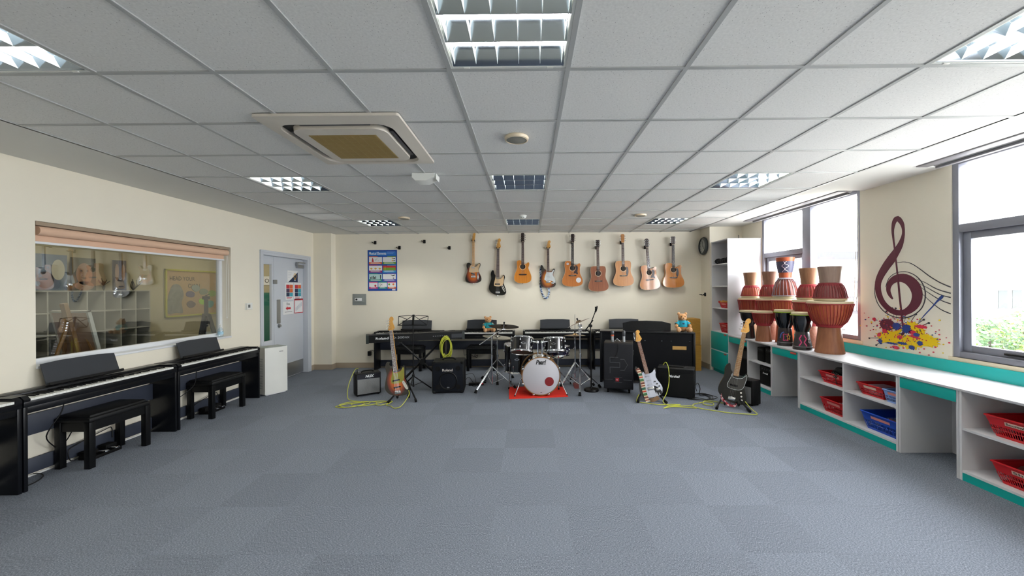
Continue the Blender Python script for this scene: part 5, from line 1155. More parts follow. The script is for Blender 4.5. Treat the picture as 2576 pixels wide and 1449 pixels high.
cymbal(t, (.197, -.05, .965), .232, RX(-.26) @ RY(.03), DGOLD)
t = thing('cymbal_stand', 'straight chrome stand with a flat silvery cymbal, behind the left boom stand', 'cymbal stand', (-.545, 6.52, 0), group='drum kit')
tripod(t, .7, .30, .36, .6); part('pole', MB().cyl((0, 0, .06), (0, 0, .42), .0145, CHROME).cyl((0, 0, .40), (0, 0, .76), .0105, CHROME).cyl((0, 0, .40), (0, 0, .44), .02, CHROME).cyl((0, 0, .62), (0, 0, .65), .018, CHROME), t)
cymbal(t, (0, 0, .735), .25, RY(.10), SGOLD)
t = thing('cymbal_stand', 'chrome stand with a steeply tilted bronze cymbal, right of the kit', 'cymbal stand', (.775, 5.90, 0), group='drum kit')
tripod(t, .9, .34, .34, -1.72); part('pole', MB().cyl((0, 0, .06), (0, 0, .52), .0145, CHROME).cyl((0, 0, .50), (0, 0, .98), .0115, CHROME).cyl((0, 0, .50), (0, 0, .55), .02, CHROME).cyl((0, 0, .84), (0, 0, .88), .024, CHROME).cyl((-.03, 0, .91), (.03, 0, .91), .012, CHROME), t)
part('tilter', MB().cyl((-.03, 0, .985), (.03, 0, .985), .014, CHROME).cyl((0, 0, .98), (-.02, 0, 1.06), .007, CHROME).cyl((-.02, -.02, .94), (.03, .02, .95), .01, CHROME), t)
cymbal(t, (-.015, 0, 1.025), .19, RY(-.41) @ RX(-.12), mat('brown_bronze_cymbal', '#7a6248', .3, .85, noise=.1))
t = thing('hi_hat', 'chrome hi-hat stand with paired bronze cymbals and red footboard', 'hi-hat', (.74, 6.25, 0), group='drum kit')
tripod(t, .8, .30, .36, -2.5); part('pole', MB().cyl((0, 0, .03), (0, 0, .45), .014, CHROME).cyl((0, 0, .42), (0, 0, .76), .011, CHROME).cyl((0, 0, .56), (0, 0, .60), .02, CHROME).cyl((-.03, 0, .58), (0, 0, .58), .008, CHROME), t)
part('pull_rod', MB().cyl((0, 0, .75), (0, 0, 1.13), .0045, CHROME).cyl((0, 0, .83), (0, 0, .87), .012, BLACK), t)
part('lower_cymbal', MB().lathe([(.175, .0), (.1, -.010), (.04, -.014), (.012, -.03)], GOLDC, seg=40, M=TR(0, 0, .785) @ RX(-.10), cap0=False, cap1=False), t)
part('upper_cymbal', MB().lathe([(.175, .004), (.1, .014), (.04, .018), (.032, .03), (.012, .04)], GOLDC, seg=40, M=TR(0, 0, .785) @ RX(-.10), cap0=False), t)
part('footboard', MB().box((-.045, -.30, .02), (.045, -.02, .035), mat('dark_red_footboard', '#6a1216', .4), .006, M=RX(.12)), t)

# ================================================================ UPRIGHT PIANO SEEN FROM BEHIND, BEARS, BOXES
t = thing('upright_digital_piano', 'large black upright digital piano with its back to the room', 'piano', (1.165, 6.37, 0), -.205)
DKB = mat('dark_blue_black_board', '#06080d', .55, spec=.2, noise=.1, scale=6)
part('back_board', MB().box((.02, .02, .05), (1.46, .04, .82), DKB), t)
part('top_board', MB().box((0, 0, .82), (1.48, .36, .845), NAVYB, .006), t)
for x in (0, 1.445): part('side_board', MB().box((x, .0, 0), (x+.035, .40, .82), NAVYB, .004), t)
part('key_bed', MB().box((.035, .30, .58), (1.445, .52, .70), NAVYB, .006), t)
part('music_rest', MB(TR(.76, .20, .845) @ RX(-.22)).prism([(-.38, 0), (.38, 0), (.385, .12), (.25, .155), (0, .165), (-.25, .155), (-.385, .12)], 0, .012, BLACK), t)
part('warning_label', MB().box((1.14, .0185, .565), (1.35, .021, .62), mat('orange_label', '#b28a4a', .5, noise=.15, scale=30)), t)
w = MB()
for x in (.10, .42, .72, .98, 1.12, 1.40): w.cyl((x, .017, .70), (x, .021, .70), .005, CHROME, seg=8).cyl((x, .017, .25), (x, .021, .25), .005, CHROME, seg=8)
part('screw_heads', w, t)
FUR = mat('tan_teddy_fur', '#c48f5b', .95, noise=.25, scale=60, bump=.8, bscale=220, sheen=.3); FUR2 = mat('pale_teddy_muzzle', '#d3a57a', .95, noise=.15, scale=60, bump=.6, bscale=220); SHIRT = mat('turquoise_shirt', '#1794ab', .85, noise=.12, scale=30, bump=.3, bscale=200); SHIRT2 = mat('deep_turquoise_shirt', '#14808a', .85, noise=.12, scale=30, bump=.3, bscale=200)
def teddy(label, loc, rz, s, shirt):
    t = thing('teddy_bear', label, 'teddy bear', loc, rz, 'teddy bears'); t.scale = (s, s, s)
    w = MB(); B = lambda c, r: w.ball(c, r, FUR, 16)
    B((0, 0, .085), (.075, .065, .085)); B((0, 0, .13), (.062, .055, .06)); B((0, -.008, .225), (.066, .06, .06)); B((0, -.055, .212), (.034, .03, .028))
    for q in (-1, 1):
        B((q*.052, .005, .278), (.025, .014, .025)); B((q*.082, -.02, .125), (.028, .028, .045)); B((q*.098, -.05, .09), (.026, .03, .032))
        B((q*.07, -.07, .035), (.036, .06, .034)); B((q*.085, -.125, .042), (.035, .026, .04))
    me = w.mesh('body'); o = D.objects.new('body', me); COL.objects.link(o); o.parent = t
    r = o.modifiers.new('Remesh', 'REMESH'); r.mode = 'VOXEL'; r.voxel_size = .006; r.use_smooth_shade = True
    sm = o.modifiers.new('Smooth', 'SMOOTH'); sm.iterations = 4
    part('muzzle', MB().ball((0, -.068, .207), (.028, .022, .022), FUR2, 12), t)
    part('nose', MB().ball((0, -.089, .218), (.010, .006, .007), DTEXT, 8), t)
    for q in (-1, 1):
        part('eye', MB().ball((q*.026, -.062, .24), .0065, DTEXT, 8), t); part('inner_ear', MB().ball((q*.052, -.009, .278), (.015, .006, .015), FUR2, 10), t); part('foot_pad', MB().ball((q*.086, -.149, .042), (.022, .006, .026), FUR2, 10), t)
    w = MB(); w.lathe([(.081, .075), (.083, .10), (.078, .135), (.066, .165), (.048, .178)], shirt, seg=24, M=Matrix.Diagonal((1, .92, 1, 1)), cap0=False, cap1=False)
    for q in (-1, 1): w.cyl((q*.055, -.005, .15), (q*.09, -.03, .11), .034, shirt, r1=.038, cap=False)
    part('shirt', w, t)
    part('shirt_print', MB().ball((0, -.0755, .13), (.018, .003, .01), NAVYP, 8), t)
    return t
teddy('brown teddy bear in a teal shirt sitting on the piano keys, left behind the drums', (-.80, 7.44, .728), .35, 1.0, SHIRT2)
teddy('tan teddy bear in a turquoise shirt sitting on the upright piano', (2.47, 6.22, .845), -.15, 1.03, SHIRT)
for k, (z, h, l) in enumerate(((0, .485, 'yellow wooden box drum standing in the back corner, lower of the two'), (.487, .485, 'yellow wooden box drum stacked on another in the back corner, upper of the two'))):
    t = thing('box_drum', l, 'drum', (3.055-.012*k, 7.34, z), 0, 'wooden box drums')
    part('shell', MB().box((-.15, -.145, .0), (.15, .145, h), WOODY, .006), t)
    part('tapping_board', MB().box((-.148, -.15, .004), (.148, -.145, h-.004), WOODY), t)
# ================================================================ FLOOR CABLES
def loops(cx, cy, pts): return [(cx+a, cy+b, .006+.004*(i % 3)) for i, (a, b) in enumerate(pts)]
yc = []
cord('guitar_cable', 'yellow green cable coiled on the carpet before the small silver grilled amplifier', [(-2.50, 5.60, .40), (-2.55, 5.60, .38), (-2.60, 5.52, .2), (-2.585, 5.44, .05)] + loops(-2.45, 5.25, [(-.06, .12), (.12, .04), (.22, -.10), (.05, -.20), (-.10, -.12), (-.02, .0), (.20, .06), (.26, -.04), (.08, -.22), (-.12, -.18), (.0, -.05), (.30, .02), (.36, -.06), (.18, -.16), (.05, -.06), (.40, .08), (.52, -.02), (.46, -.14), (.36, -.04), (.55, .06)]) + [(-1.92, 5.14, .008), (-1.84, 5.08, .012), (-1.76, 5.0, .008), (-1.68, 5.02, .03), (-1.635, 5.19, .12), (-1.655, 5.255, .17)], .005, YCABLE)
cord('guitar_cable', 'yellow green cable looping from the large combo amplifier to the white guitar', [(1.905, 5.50, .45), (1.93, 5.46, .50), (1.95, 5.41, .42), (1.93, 5.34, .25), (1.86, 5.24, .12), (1.79, 5.18, .03)] + loops(1.80, 5.05, [(.02, .02), (.16, -.02), (.30, -.04), (.34, -.10), (.22, -.08), (.05, -.06), (-.08, -.10), (.02, -.02), (.18, .02), (.06, .06), (-.10, .04), (-.24, .10), (-.34, .18)]) + [(1.44, 5.18, .06), (1.46, 5.15, .13)], .005, YCABLE)
cord('guitar_cable', 'yellow green cable curving across the carpet before the black bass', loops(2.35, 5.10, [(-.10, .06), (-.20, -.02), (-.22, -.14), (-.06, -.24), (.12, -.36), (.30, -.42), (.42, -.40)]) + [(2.74, 4.78, .05), (2.70, 4.84, .12)], .005, YCABLE)
cord('guitar_cable', 'yellow cable lying in a loose loop left of the black bass', loops(2.30, 5.12, [(-.04, .04), (.06, .08), (.14, .02), (.10, -.06), (.0, -.02), (.08, .12), (.22, .10), (.28, .02)]), .005, YCABLE)
w = MB(); rnd = random.Random(11)
for q in range(4): w.tube([(2.36+.02*q+(.14+.05*rnd.random())*math.cos(k*.9+q), 5.44+(.13+.05*rnd.random())*math.sin(k*.9+q)-.02*q, .007+.009*q+.006*(k % 2)) for k in range(8)], .005, CABLE, n=4)
w.tube([(2.34, 5.40, .10), (2.33, 5.42, .17), (2.38, 5.46, .20), (2.42, 5.48, .12), (2.42, 5.5, .02), (2.52, 5.52, .012)], .005, CABLE, n=5)
solo('cable_heap', w, 'tangle of black cables on the carpet beside the large combo amplifier', 'cable')
t = thing('power_strip', 'black power strip on the carpet between keyboard amplifier and drum stand', 'power strip', (-.86, 6.20, 0), .1)
part('housing', MB().box((-.12, -.03, 0), (.12, .03, .045), BLACK, .006), t); part('red_switch', MB().box((.08, -.032, .02), (.11, -.028, .04), RED), t)
part('cable', MB().tube([(-.12, 0, .02), (-.2, .02, .012), (-.24, -.08, .01), (-.2, -.14, .06), (-.12, -.1, .16), (-.05, -.02, .05)], .004, CABLE, n=5), t)
cord('power_cable', 'black cable arching from the keyboard amplifier to the floor', [(-1.0, 5.98, .22), (-.9, 6.02, .23), (-.86, 6.06, .15), (-.85, 6.08, .02), (-.92, 6.12, .012)], .004)
cord('power_cable', 'thin dark cables hanging under the pianos behind the keyboard amplifier', [(-1.30, 7.58, .36), (-1.28, 7.57, .25), (-1.2, 7.6, .28), (-1.1, 7.6, .22), (-1.02, 7.57, .25), (-1.04, 7.57, .2), (-1.08, 7.57, .24), (-1.04, 7.57, .3)], .004)
# ================================================================ RIGHT WALL FURNITURE
FX = 3.45; BX = XR-.004; CT = .73
# tall shelf
t = thing('tall_shelf', 'tall white open shelf unit with teal doors below, in the window corner', 'shelf', (0, 0, 0))
y0, y1 = 6.695, 7.285
GRB = mat('grey_shelf_interior', '#b9b9bd', .5, noise=.03)
for a in (y0, y1-.018): part('side_panel', MB().box((FX, a, 0), (BX, a+.018, 2.387), WHITE), t)
part('top_panel', MB().box((FX-.004, y0-.004, 2.387), (BX, y1, 2.405), WHITE), t)
part('back_panel', MB().box((BX-.012, y0+.018, .05), (BX, y1-.018, 2.387), GRB), t)
for z in (.725, 1.165, 1.565, 1.965): part('shelf_board', MB().box((FX+.003, y0+.018, z), (BX-.012, y1-.018, z+.018), WHITE), t)
for z0_, z1_ in ((.415, .735), (.065, .395)):
    d = part('door', MB().box((FX-.018, y0+.003, z0_), (FX, y1-.003, z1_), TEAL, .002), t)
    part('handle', MB().box((FX-.024, y0+.02, z1_-.03), (FX-.018, y0+.11, z1_-.006), mat('red_drawer_tab', '#b5453c', .5), .002), d)
part('rail', MB().box((FX-.012, y0+.003, .395), (FX, y1-.003, .415), WHITE), t)
part('plinth', MB().box((FX+.02, y0, 0), (FX+.035, y1, .065), TEAL), t)
# counter top and splash strip
t = thing('counter_top', 'long white counter top running below the windows, djembes standing on it', 'counter', (0, 0, 0))
part('worktop', MB().box((FX-.012, .8, CT-.02), (BX, 6.69, CT), mat('pale_grey_worktop', '#c6c6ca', .5, noise=.02, scale=5), .003), t)
part('splash_strip', MB().box((BX-.014, .8, CT), (BX, 6.69, .843), mat('bright_teal_strip', '#10b3b0', .35, noise=.03)), t)
def side(w, a): w.box((FX, a, 0), (BX-.01, a+.018, CT-.02), GREYW)
def drawer_unit(label, y0, y1, tab):
    t = thing('drawer_table_unit', label, 'cabinet', (0, 0, 0), 0, 'kneehole units under the counter')
    for a in (y0, y1-.018): part('side_panel', MB().box((FX+.002, a, 0), (BX-.02, a+.018, CT-.022), GREYW), t)
    part('back_panel', MB().box((3.93, y0+.018, 0), (3.945, y1-.018, CT-.022), GREYW), t)
    part('drawer_box', MB().box((FX+.012, y0+.03, .625), (3.9, y1-.03, CT-.03), GREYW), t)
    d = part('drawer_front', MB().box((FX-.004, y0+.018, .612), (FX+.012, y1-.018, CT-.022), TEAL, .002), t)
    if tab: part('handle', MB().box((FX-.011, y0+.03, .675), (FX-.004, y0+.14, .70), _M['red_drawer_tab'], .002), d)
def shelf_unit(label, y0, y1, mids):
    t = thing('open_shelf_unit', label, 'cabinet', (0, 0, 0), 0, 'open shelf units under the counter')
    for a in [y0, y1-.018]: part('side_panel', MB().box((FX, a, 0), (BX-.01, a+.018, CT-.021), WHITE), t)
    for a in mids: part('divider', MB().box((FX+.002, a-.009, .08), (BX-.02, a+.009, CT-.021), WHITE), t)
    e = [y0+.018]+[q for m in mids for q in (m-.009, m+.009)]+[y1-.018]
    for a, b in zip(e[::2], e[1::2]): part('shelf_board', MB().box((FX+.006, a, .40), (BX-.02, b, .418), WHITE), t)
    part('bottom_board', MB().box((FX+.003, y0+.018, .062), (BX-.02, y1-.018, .08), WHITE), t)
    part('back_panel', MB().box((BX-.02, y0+.018, .08), (BX-.01, y1-.018, CT-.021), GREYW), t)
    part('plinth', MB().box((FX+.004, y0+.018, 0), (FX+.02, y1-.018, .062), TEAL), t)
drawer_unit('teal drawer kneehole next to the tall shelf, behind the black bass neck', 6.105, 6.69, True)
shelf_unit('white open shelf holding small black amplifiers, behind the black bass', 5.505, 6.10, [])
drawer_unit('teal drawer kneehole with a red tab between two open shelf units', 4.955, 5.50, True)
shelf_unit('white open four compartment shelf of red and blue baskets', 3.625, 4.95, [4.255])
drawer_unit('empty teal drawer kneehole without a tab, right of the four basket compartments', 3.115, 3.62, False)
shelf_unit('white open shelf at the lower right edge with two red baskets', 1.30, 3.11, [2.18])
# baskets
def basket(name, label, x, yc, z, L, Wd, h, m, strip=None, words=None, group='plastic baskets in the open shelves'):
    t = thing(name, label, 'basket', (x, yc, z), -PI/2, group)      # front faces the room; local x runs towards the camera
    w = MB(); k = .80
    def ring(s, zz): return [(-L/2*s, Wd/2-Wd/2*s, zz), (L/2*s, Wd/2-Wd/2*s, zz), (L/2*s, Wd/2+Wd/2*s, zz), (-L/2*s, Wd/2+Wd/2*s, zz)]
    S = lambda f: k+(1-k)*f
    def band(z0, z1):
        A = [w.bm.verts.new(p) for p in ring(S(z0/h), z0)]; B = [w.bm.verts.new(p) for p in ring(S(z1/h), z1)]
        w._fin([], [w.bm.faces.new((A[i], A[(i+1) % 4], B[(i+1) % 4], B[i])) for i in range(4)], m)
    band(0, h*.14); band(h*.55, h)
    A = [w.bm.verts.new(p) for p in ring(k, .0)]; w._fin([], [w.bm.faces.new(A[::-1])], m)
    r0, r1 = ring(S(.14), h*.14), ring(S(.55), h*.55)
    for i in range(4):
        n = max(6, int((Vector(r0[i])-Vector(r0[(i+1) % 4])).length/.014))
        for j in range(n+1):
            f = j/n; a = Vector(r0[i]).lerp(Vector(r0[(i+1) % 4]), f); b = Vector(r1[i]).lerp(Vector(r1[(i+1) % 4]), f); w.cyl(a, b, .0028, m, seg=4, cap=False)
        c, d = Vector(ring(S(.38), h*.38)[i]), Vector(ring(S(.38), h*.38)[(i+1) % 4]); w.cyl(c, d, .0032, m, seg=4)
    part('basket_wall', w, t)
    R_ = ring(1, h); w = MB()
    for i in range(4): w.cyl(R_[i], R_[(i+1) % 4], .0075, m, seg=8); w.ball(R_[i], .0075, m, 8)
    part('rim', w, t)
    if strip is not None:
        tilt = math.atan2(Wd/2*(1-k), h); M = TR(0, Wd/2-Wd/2*S(.78), h*.78) @ RX(tilt)
        w = MB(M).box((-L*.24, -.0035, -.013), (L*.24, -.001, .013), strip)
        part('label_strip', w, t)
        if words: part('label_words', MB().text(words, .024, DTEXT, M @ TR(-L*.22, -.0042, -.007) @ FACE, width=L*.43), t)
    return t
LBL = mat('pink_label_strip', '#d98a86', .6); LBW = mat('cream_label_strip', '#e2c3b4', .6)
sh2, sh1 = .418, .08
basket('basket', 'red basket full of black cables, upper left compartment of the four', 3.49, 4.46, sh2, .40, .32, .125, RED, LBL)
basket('basket', 'red basket in the lower left compartment of the four', 3.49, 4.45, sh1, .38, .32, .15, RED, LBL)
basket('basket', 'wide low red basket in the upper right compartment of the four', 3.50, 3.985, sh2, .30, .36, .115, RED, LBW)
basket('basket', 'pale blue basket squeezed beside the red one in the upper right compartment', 3.49, 3.73, sh2, .18, .30, .12, LBLUE, LBL)
basket('basket', 'royal blue basket in the lower right compartment of the four', 3.49, 3.86, sh1, .43, .36, .17, BLUE, LBL)
basket('basket', 'red basket labelled Boomwhackers, at the right edge of the photo', 3.49, 2.74, sh2, .46, .34, .15, RED, LBW, 'Boomwhackers')
basket('basket', 'red basket labelled Shakers on the bottom shelf at the right edge', 3.49, 2.70, sh1, .46, .34, .15, RED, LBW, 'Shakers')
w = MB(); rnd = random.Random(5)
for q in range(6): w.tube([(3.58+.10*math.cos(k*1.1+q)+.03*rnd.random(), 4.42+.09*math.sin(k*1.1+q), sh2+.11+.02*q*.6+.025*math.sin(k*2+q)) for k in range(9)], .006, CABLE, n=4)
w.tube([(3.48, 4.38, sh2+.15), (3.455, 4.36, sh2+.08), (3.46, 4.35, sh2+.03)], .004, CABLE, n=4).box((3.55, 4.34, sh2+.10), (3.66, 4.50, sh2+.20), CABLE, .02)
solo('cable_bundle', w, 'bundle of black leads heaped in the upper red basket', 'cable')
t = thing('boomwhacker_tube', 'bright green tube sticking up out of the Boomwhackers basket', 'tube', (3.66, 2.68, sh2+.02))
part('tube', MB().cyl((.06, .17, .215), (0, -.10, .03), .027, mat('bright_green_plastic', '#2ea51c', .4), seg=18), t)
t = thing('shaker_bag', 'dark brown shaker lying in the Shakers basket', 'shaker', (3.64, 2.72, sh1+.012)); part('gourd', MB().ball((0, .05, .09), (.06, .12, .055), mat('dark_brown_shaker', '#4a2418', .5), 14), t); part('handle', MB().cyl((0, -.04, .08), (0, -.15, .06), .014, WOODY), t)
t = thing('plastic_tray', 'small clear box lying in the wide red basket', 'box', (3.66, 3.99, sh2+.015)); part('box', MB().box((-.10, -.06, 0), (.06, .07, .085), mat('frosted_plastic', '#a9b1b8', .3), .008), t); part('lid', MB().box((-.105, -.065, .085), (.065, .075, .094), mat('pink_lid', '#b98d96', .4), .003), t)
t = thing('tambourine', 'red rimmed tambourine lying in the royal blue basket', 'tambourine', (3.66, 3.80, sh1+.05)); part('frame', MB(RY(.25)).lathe([(.10, .03), (.11, .03), (.11, .075), (.10, .075)], RED, seg=28), t); part('skin', MB(RY(.25)).cyl((0, 0, .072), (0, 0, .076), .1, mat('pale_skin', '#c9b7a4', .6), seg=28), t)
# small amplifiers in the shelf behind the bass
def mini(label, y, z, h, L, dp, nm=None, grp='small black amplifiers in the shelf'):
    t = thing('practice_amplifier', label, 'amplifier', (3.53, y, z), -PI/2, grp)
    part('cabinet', MB().box((-L/2, 0, .006), (L/2, dp, h), TOLEX, .01), t)
    part('grille', MB().box((-L/2+.012, -.005, .015), (L/2-.012, .002, h*.68), GRILLE, .003), t)
    part('control_panel', MB().box((-L/2+.012, -.004, h*.76), (L/2-.012, .001, h-.012), mat('dark_metal_panel', '#26272a', .35, .4)), t)
    for k in range(4): part('knob', MB().cyl((-L/4+k*L/6, -.014, h*.86), (-L/4+k*L/6, -.003, h*.86), .008, STEEL), t)
    if nm: part('script_name', MB().text(nm, .035, WTEXT, TR(-L*.25, -.006, h*.60) @ FACE, width=L*.38, shear=.3, bold=.001), t)
    for x in (-L/2+.03, L/2-.03): part('rubber_foot', MB().box((x-.012, .02, 0), (x+.012, .05, .008), RUBBER), t)
mini('small grey black speaker at the back left of the upper amplifier shelf', 5.90, sh2, .215, .16, .2)
mini('larger black speaker at the right of the upper amplifier shelf', 5.66, sh2, .235, .24, .26)
mini('black practice amplifier with white script on the bottom amplifier shelf', 5.75, sh1, .285, .34, .26, 'Marshall')
t = thing('floor_amplifier', 'tall black amplifier standing in the kneehole behind the black bass neck', 'amplifier', (3.56, 6.36, 0), -PI/2)
part('cabinet', MB().box((-.2, 0, .012), (.2, .28, .53), TOLEX, .012), t); part('grille', MB().box((-.18, -.006, .03), (.18, .002, .36), GRILLE, .003), t); part('top_panel', MB().box((-.18, -.004, .38), (.18, .001, .50), SLATE), t)
for x in (-.15, .15): part('rubber_foot', MB().cyl((x, .05, 0), (x, .05, .014), .014, RUBBER).cyl((x, .22, 0), (x, .22, .014), .014, RUBBER), t)
# tall shelf contents
s1, s2, s3, s4 = .743, 1.183, 1.583, 1.983
basket('basket', 'small red basket standing on the teal doors in the tall shelf', 3.475, 6.90, s1, .30, .26, .155, RED, LBL)
basket('basket', 'shallow red tray holding sticks in the tall shelf', 3.475, 6.90, s2, .30, .26, .09, RED, LBL)
for k, (a, b, c) in enumerate((((3.50, 7.10, .105), (3.66, 6.80, .10), WOODY), ((3.53, 7.12, .11), (3.60, 6.78, .108), MAPLE), ((3.56, 7.08, .12), (3.70, 6.84, .112), WOODY))):
    solo('wooden_beater', MB().cyl((a[0], a[1], s2+a[2]), (b[0], b[1], s2+b[2]), .009, c).ball((a[0], a[1], s2+a[2]), .018, RED if k == 0 else c, 10), ('red tipped beater lying across the red tray in the tall shelf', 'pale wooden beater lying across the red tray in the tall shelf', 'wooden stick at the back of the red tray in the tall shelf')[k], 'beater', group='beaters on the red tray')
w = MB(); rnd = random.Random(8)
for k in range(7): w.ball((3.54+.05*rnd.random(), 7.22-.055*k, s4+.045+.015*rnd.random()), (.07, .05, .05+.02*rnd.random()), mat('black_bag_cloth', '#121316', .8, noise=.3, scale=30), 10)
solo('cloth_bag', w, 'crumpled black bag at the left of the topmost tall shelf board', 'bag')
t = thing('equipment_case', 'black boxy equipment case on the topmost tall shelf board', 'case', (3.56, 6.80, s4), -PI/2)
part('case', MB().box((-.085, 0, .0), (.085, .2, .115), BLACK, .008), t); part('latch', MB().box((-.03, -.006, .05), (.03, 0, .075), STEEL, .002), t); part('handle', MB().tube([(-.05, .04, .115), (-.04, .04, .14), (.04, .04, .14), (.05, .04, .115)], .007, RUBBER, n=3), t)
solo('antenna_rod', MB().cyl((0, 0, 0), (0, 0, .07), .006, BLACK).box((-.02, -.02, 0), (.02, .02, .012), BLACK), 'short black rod standing on top of the tall white shelf', 'antenna', (3.70, 6.80, 2.405))

# ================================================================ DJEMBES
REDC = mat('red_rope', '#94242a', .7, noise=.1, scale=40); DRC = mat('dark_red_rope', '#7d2026', .7, noise=.1, scale=40); SKINM = mat('cream_goat_skin', '#cdbf9d', .6, noise=.08, scale=5)
MAH = mat_wood('red_brown_djembe', '#7a2c1c', '#93402a', .4, 5, (6, 6, .7), coat=.2); MAH2 = mat_wood('brown_djembe_foot', '#7d4a30', '#96603f', .45, 5, (6, 6, .7)); TANW = mat_wood('tan_djembe_foot', '#8a6248', '#a37a5a', .5, 6, (6, 6, .7)); ORW = mat_wood('orange_djembe', '#a1482a', '#b9603c', .45, 5, (6, 6, .7)); GREYB = mat_wood('grey_brown_djembe', '#8a7266', '#9c8476', .5, 5, (6, 6, .7))
NVB = mat('navy_black_bowl', '#0a1018', .12, noise=.1, coat=.9); LIME = mat('lime_bead_rope', '#8aa52c', .6, noise=.15, scale=50); BLKW = mat('black_djembe_foot', '#17151a', .3, coat=.5); CARV = mat_wood('carved_brown_foot', '#8c5a46', '#a3705a', .55, 8, (5, 5, 5), bump=1.0)
def djembe(label, x, y, z, R, h, rw, rb, bowl, foot, rope, waist=.46, inv=False, laces=26, ring=.07, group='djembe drums on the counter', footband=None):
    t = thing('djembe', label, 'drum', (x, y, z), 0, group)
    T = (TR(0, 0, h) @ RX(PI)) if inv else None
    zw = h*waist; hb = h-zw
    bp = [(rw, zw), (rw*1.04, zw+hb*.04), (rw+(R-rw)*.45, zw+hb*.22), (rw+(R-rw)*.75, zw+hb*.48), (R*.96, zw+hb*.78), (R*.985, h-.012)]
    part('bowl', MB(T).lathe(bp, bowl, seg=36, cap0=False), t)
    fp = [(rb*.98, 0), (rb, .012), (rb*.97, .03), (rb*.80+rw*.14, zw*.35), (rw*1.0+.006, zw*.75), (rw, zw+.002)]
    part('foot', MB(T).lathe(fp, foot, seg=36, cap1=False), t)
    part('drum_skin', MB(T).lathe([(R*1.0, h-.032), (R*1.004, h-.018), (R*1.0, h-.006), (R*.97, h), (.0001, h+.001)], SKINM, seg=36, cap0=False, cap1=False), t)
    part('rim_rope', MB(T).tube([((R+.006)*math.cos(a), (R+.006)*math.sin(a), h-.035) for a in [k*2*PI/36 for k in range(36)]], .007, rope, closed=True), t)
    if laces:
        w = MB(T)
        for k in range(laces):
            a = k*2*PI/laces; b = a+.35*2*PI/laces
            w.tube([((r+.005)*math.cos(a+(b-a)*i/4), (r+.005)*math.sin(a+(b-a)*i/4), zz) for i, (r, zz) in enumerate(((R+.003, h-.035), (R*.965, zw+hb*.76), (rw+(R-rw)*.75, zw+hb*.48), (rw+(R-rw)*.47, zw+hb*.22), (rw*1.06, zw+hb*.06)))], .0036, rope, seg=5)
        part('rope_lacing', w, t)
        part('waist_rope', MB(T).lathe([(rw+.004, zw-.002), (rw+.014, zw+.004), (rw*1.03+.018, zw+ring*.5), (rw+(R-rw)*.2+.014, zw+ring)], rope, seg=36, cap0=False, cap1=False), t)
    if footband: part('painted_band', MB(T).lathe([(r+.0015, zz) for r, zz in ((fp[2][0], .035), (fp[3][0], zw*.35), (fp[4][0], zw*.75), (rw+.002, zw*.93))], footband, seg=36, cap0=False, cap1=False), t)
    t['_'] = 0; del t['_']
    return t, T
GREYB2 = mat_wood('dull_brown_foot', '#7d5846', '#936b55', .5, 5, (6, 6, .7))
# back row, lower drums from the shelf end to the mural
b = [(3.72, 6.50), (3.80, 6.12), (3.80, 5.74), (3.83, 5.288), (3.745, 4.82)]
djembe('lower djembe of the stack nearest the tall shelf', *b[0], CT, .175, .645, .10, .125, MAH, TANW, REDC)
djembe('lower djembe with a carved foot, in the second stack from the tall shelf', *b[1], CT, .178, .645, .10, .125, MAH, CARV, REDC)
djembe('lower djembe under the painted inverted drum, in the middle stack', *b[2], CT, .173, .655, .10, .125, ORW, ORW, REDC)
djembe('lower djembe with a carved brown foot, left of the big right-hand stack', *b[3], CT, .19, .645, .11, .14, MAH, CARV, REDC)
djembe('biggest djembe, lower drum of the stack nearest the mural', *b[4], CT, .235, .645, .118, .155, ORW, MAH2, REDC, waist=.50, laces=40, ring=.06)
ul = ['inverted light wood djembe on top of the stack nearest the tall shelf', 'inverted brown djembe on top of the second stack from the tall shelf', 'tall inverted djembe with painted foot on the middle stack', 'inverted orange brown djembe on top of the fourth stack', 'inverted grey brown djembe on top of the biggest djembe']
djembe(ul[0], b[0][0]+.02, b[0][1], 1.38, .145, .42, .09, .118, ORW, TANW, REDC, .52, True, 24)
djembe(ul[1], b[1][0]+.02, b[1][1], 1.38, .145, .42, .085, .112, MAH, GREYB2, REDC, .50, True, 24)
t, T = djembe(ul[2], b[2][0]+.01, b[2][1], 1.39, .163, .60, .080, .122, MAH, ORW, mat('pale_grey_rope', '#8d8790', .6), .50, True, 22, .02)
PBAND = mat('blue_violet_band', '#4a4a63', .5, noise=.4, scale=12)
part('painted_band', MB(T).lathe([(.1175, .06), (.1125, .105), (.102, .165), (.0905, .225)], PBAND, seg=36, cap0=False, cap1=False), t)
def onfoot(t, T, f, pts, m, r=.0028, closed=False):
    return MB(T).tube([(f(z)*math.cos(a), f(z)*math.sin(a), z) for a, z in pts], r, m, closed=closed, n=3, seg=5)
f3 = lambda z: .1205-.170*(z-.06)
A0 = math.radians(-128)
part('white_squiggle', onfoot(t, T, f3, [(2.0+.25*math.sin(k*1.25), .065+.155*k/9) for k in range(10)], WTEXT).tube([((f3(z))*math.cos(a), (f3(z))*math.sin(a), z) for a, z in [(2.35-.2*math.sin(k*1.25), .065+.155*k/9) for k in range(10)]], .0025, mat('pale_pink_line', '#c7a5b2', .5), n=3, seg=5), t)
djembe(ul[3], b[3][0]+.005, b[3][1], 1.38, .145, .43, .09, .118, MAH, TANW, REDC, .52, True, 26)
djembe(ul[4], b[4][0]+.01, b[4][1], 1.38, .17, .425, .105, .128, mat_wood('plum_brown_djembe', '#6e3230', '#86443e', .45, 5, (6, 6, .7)), GREYB, DRC, .48, True, 34)
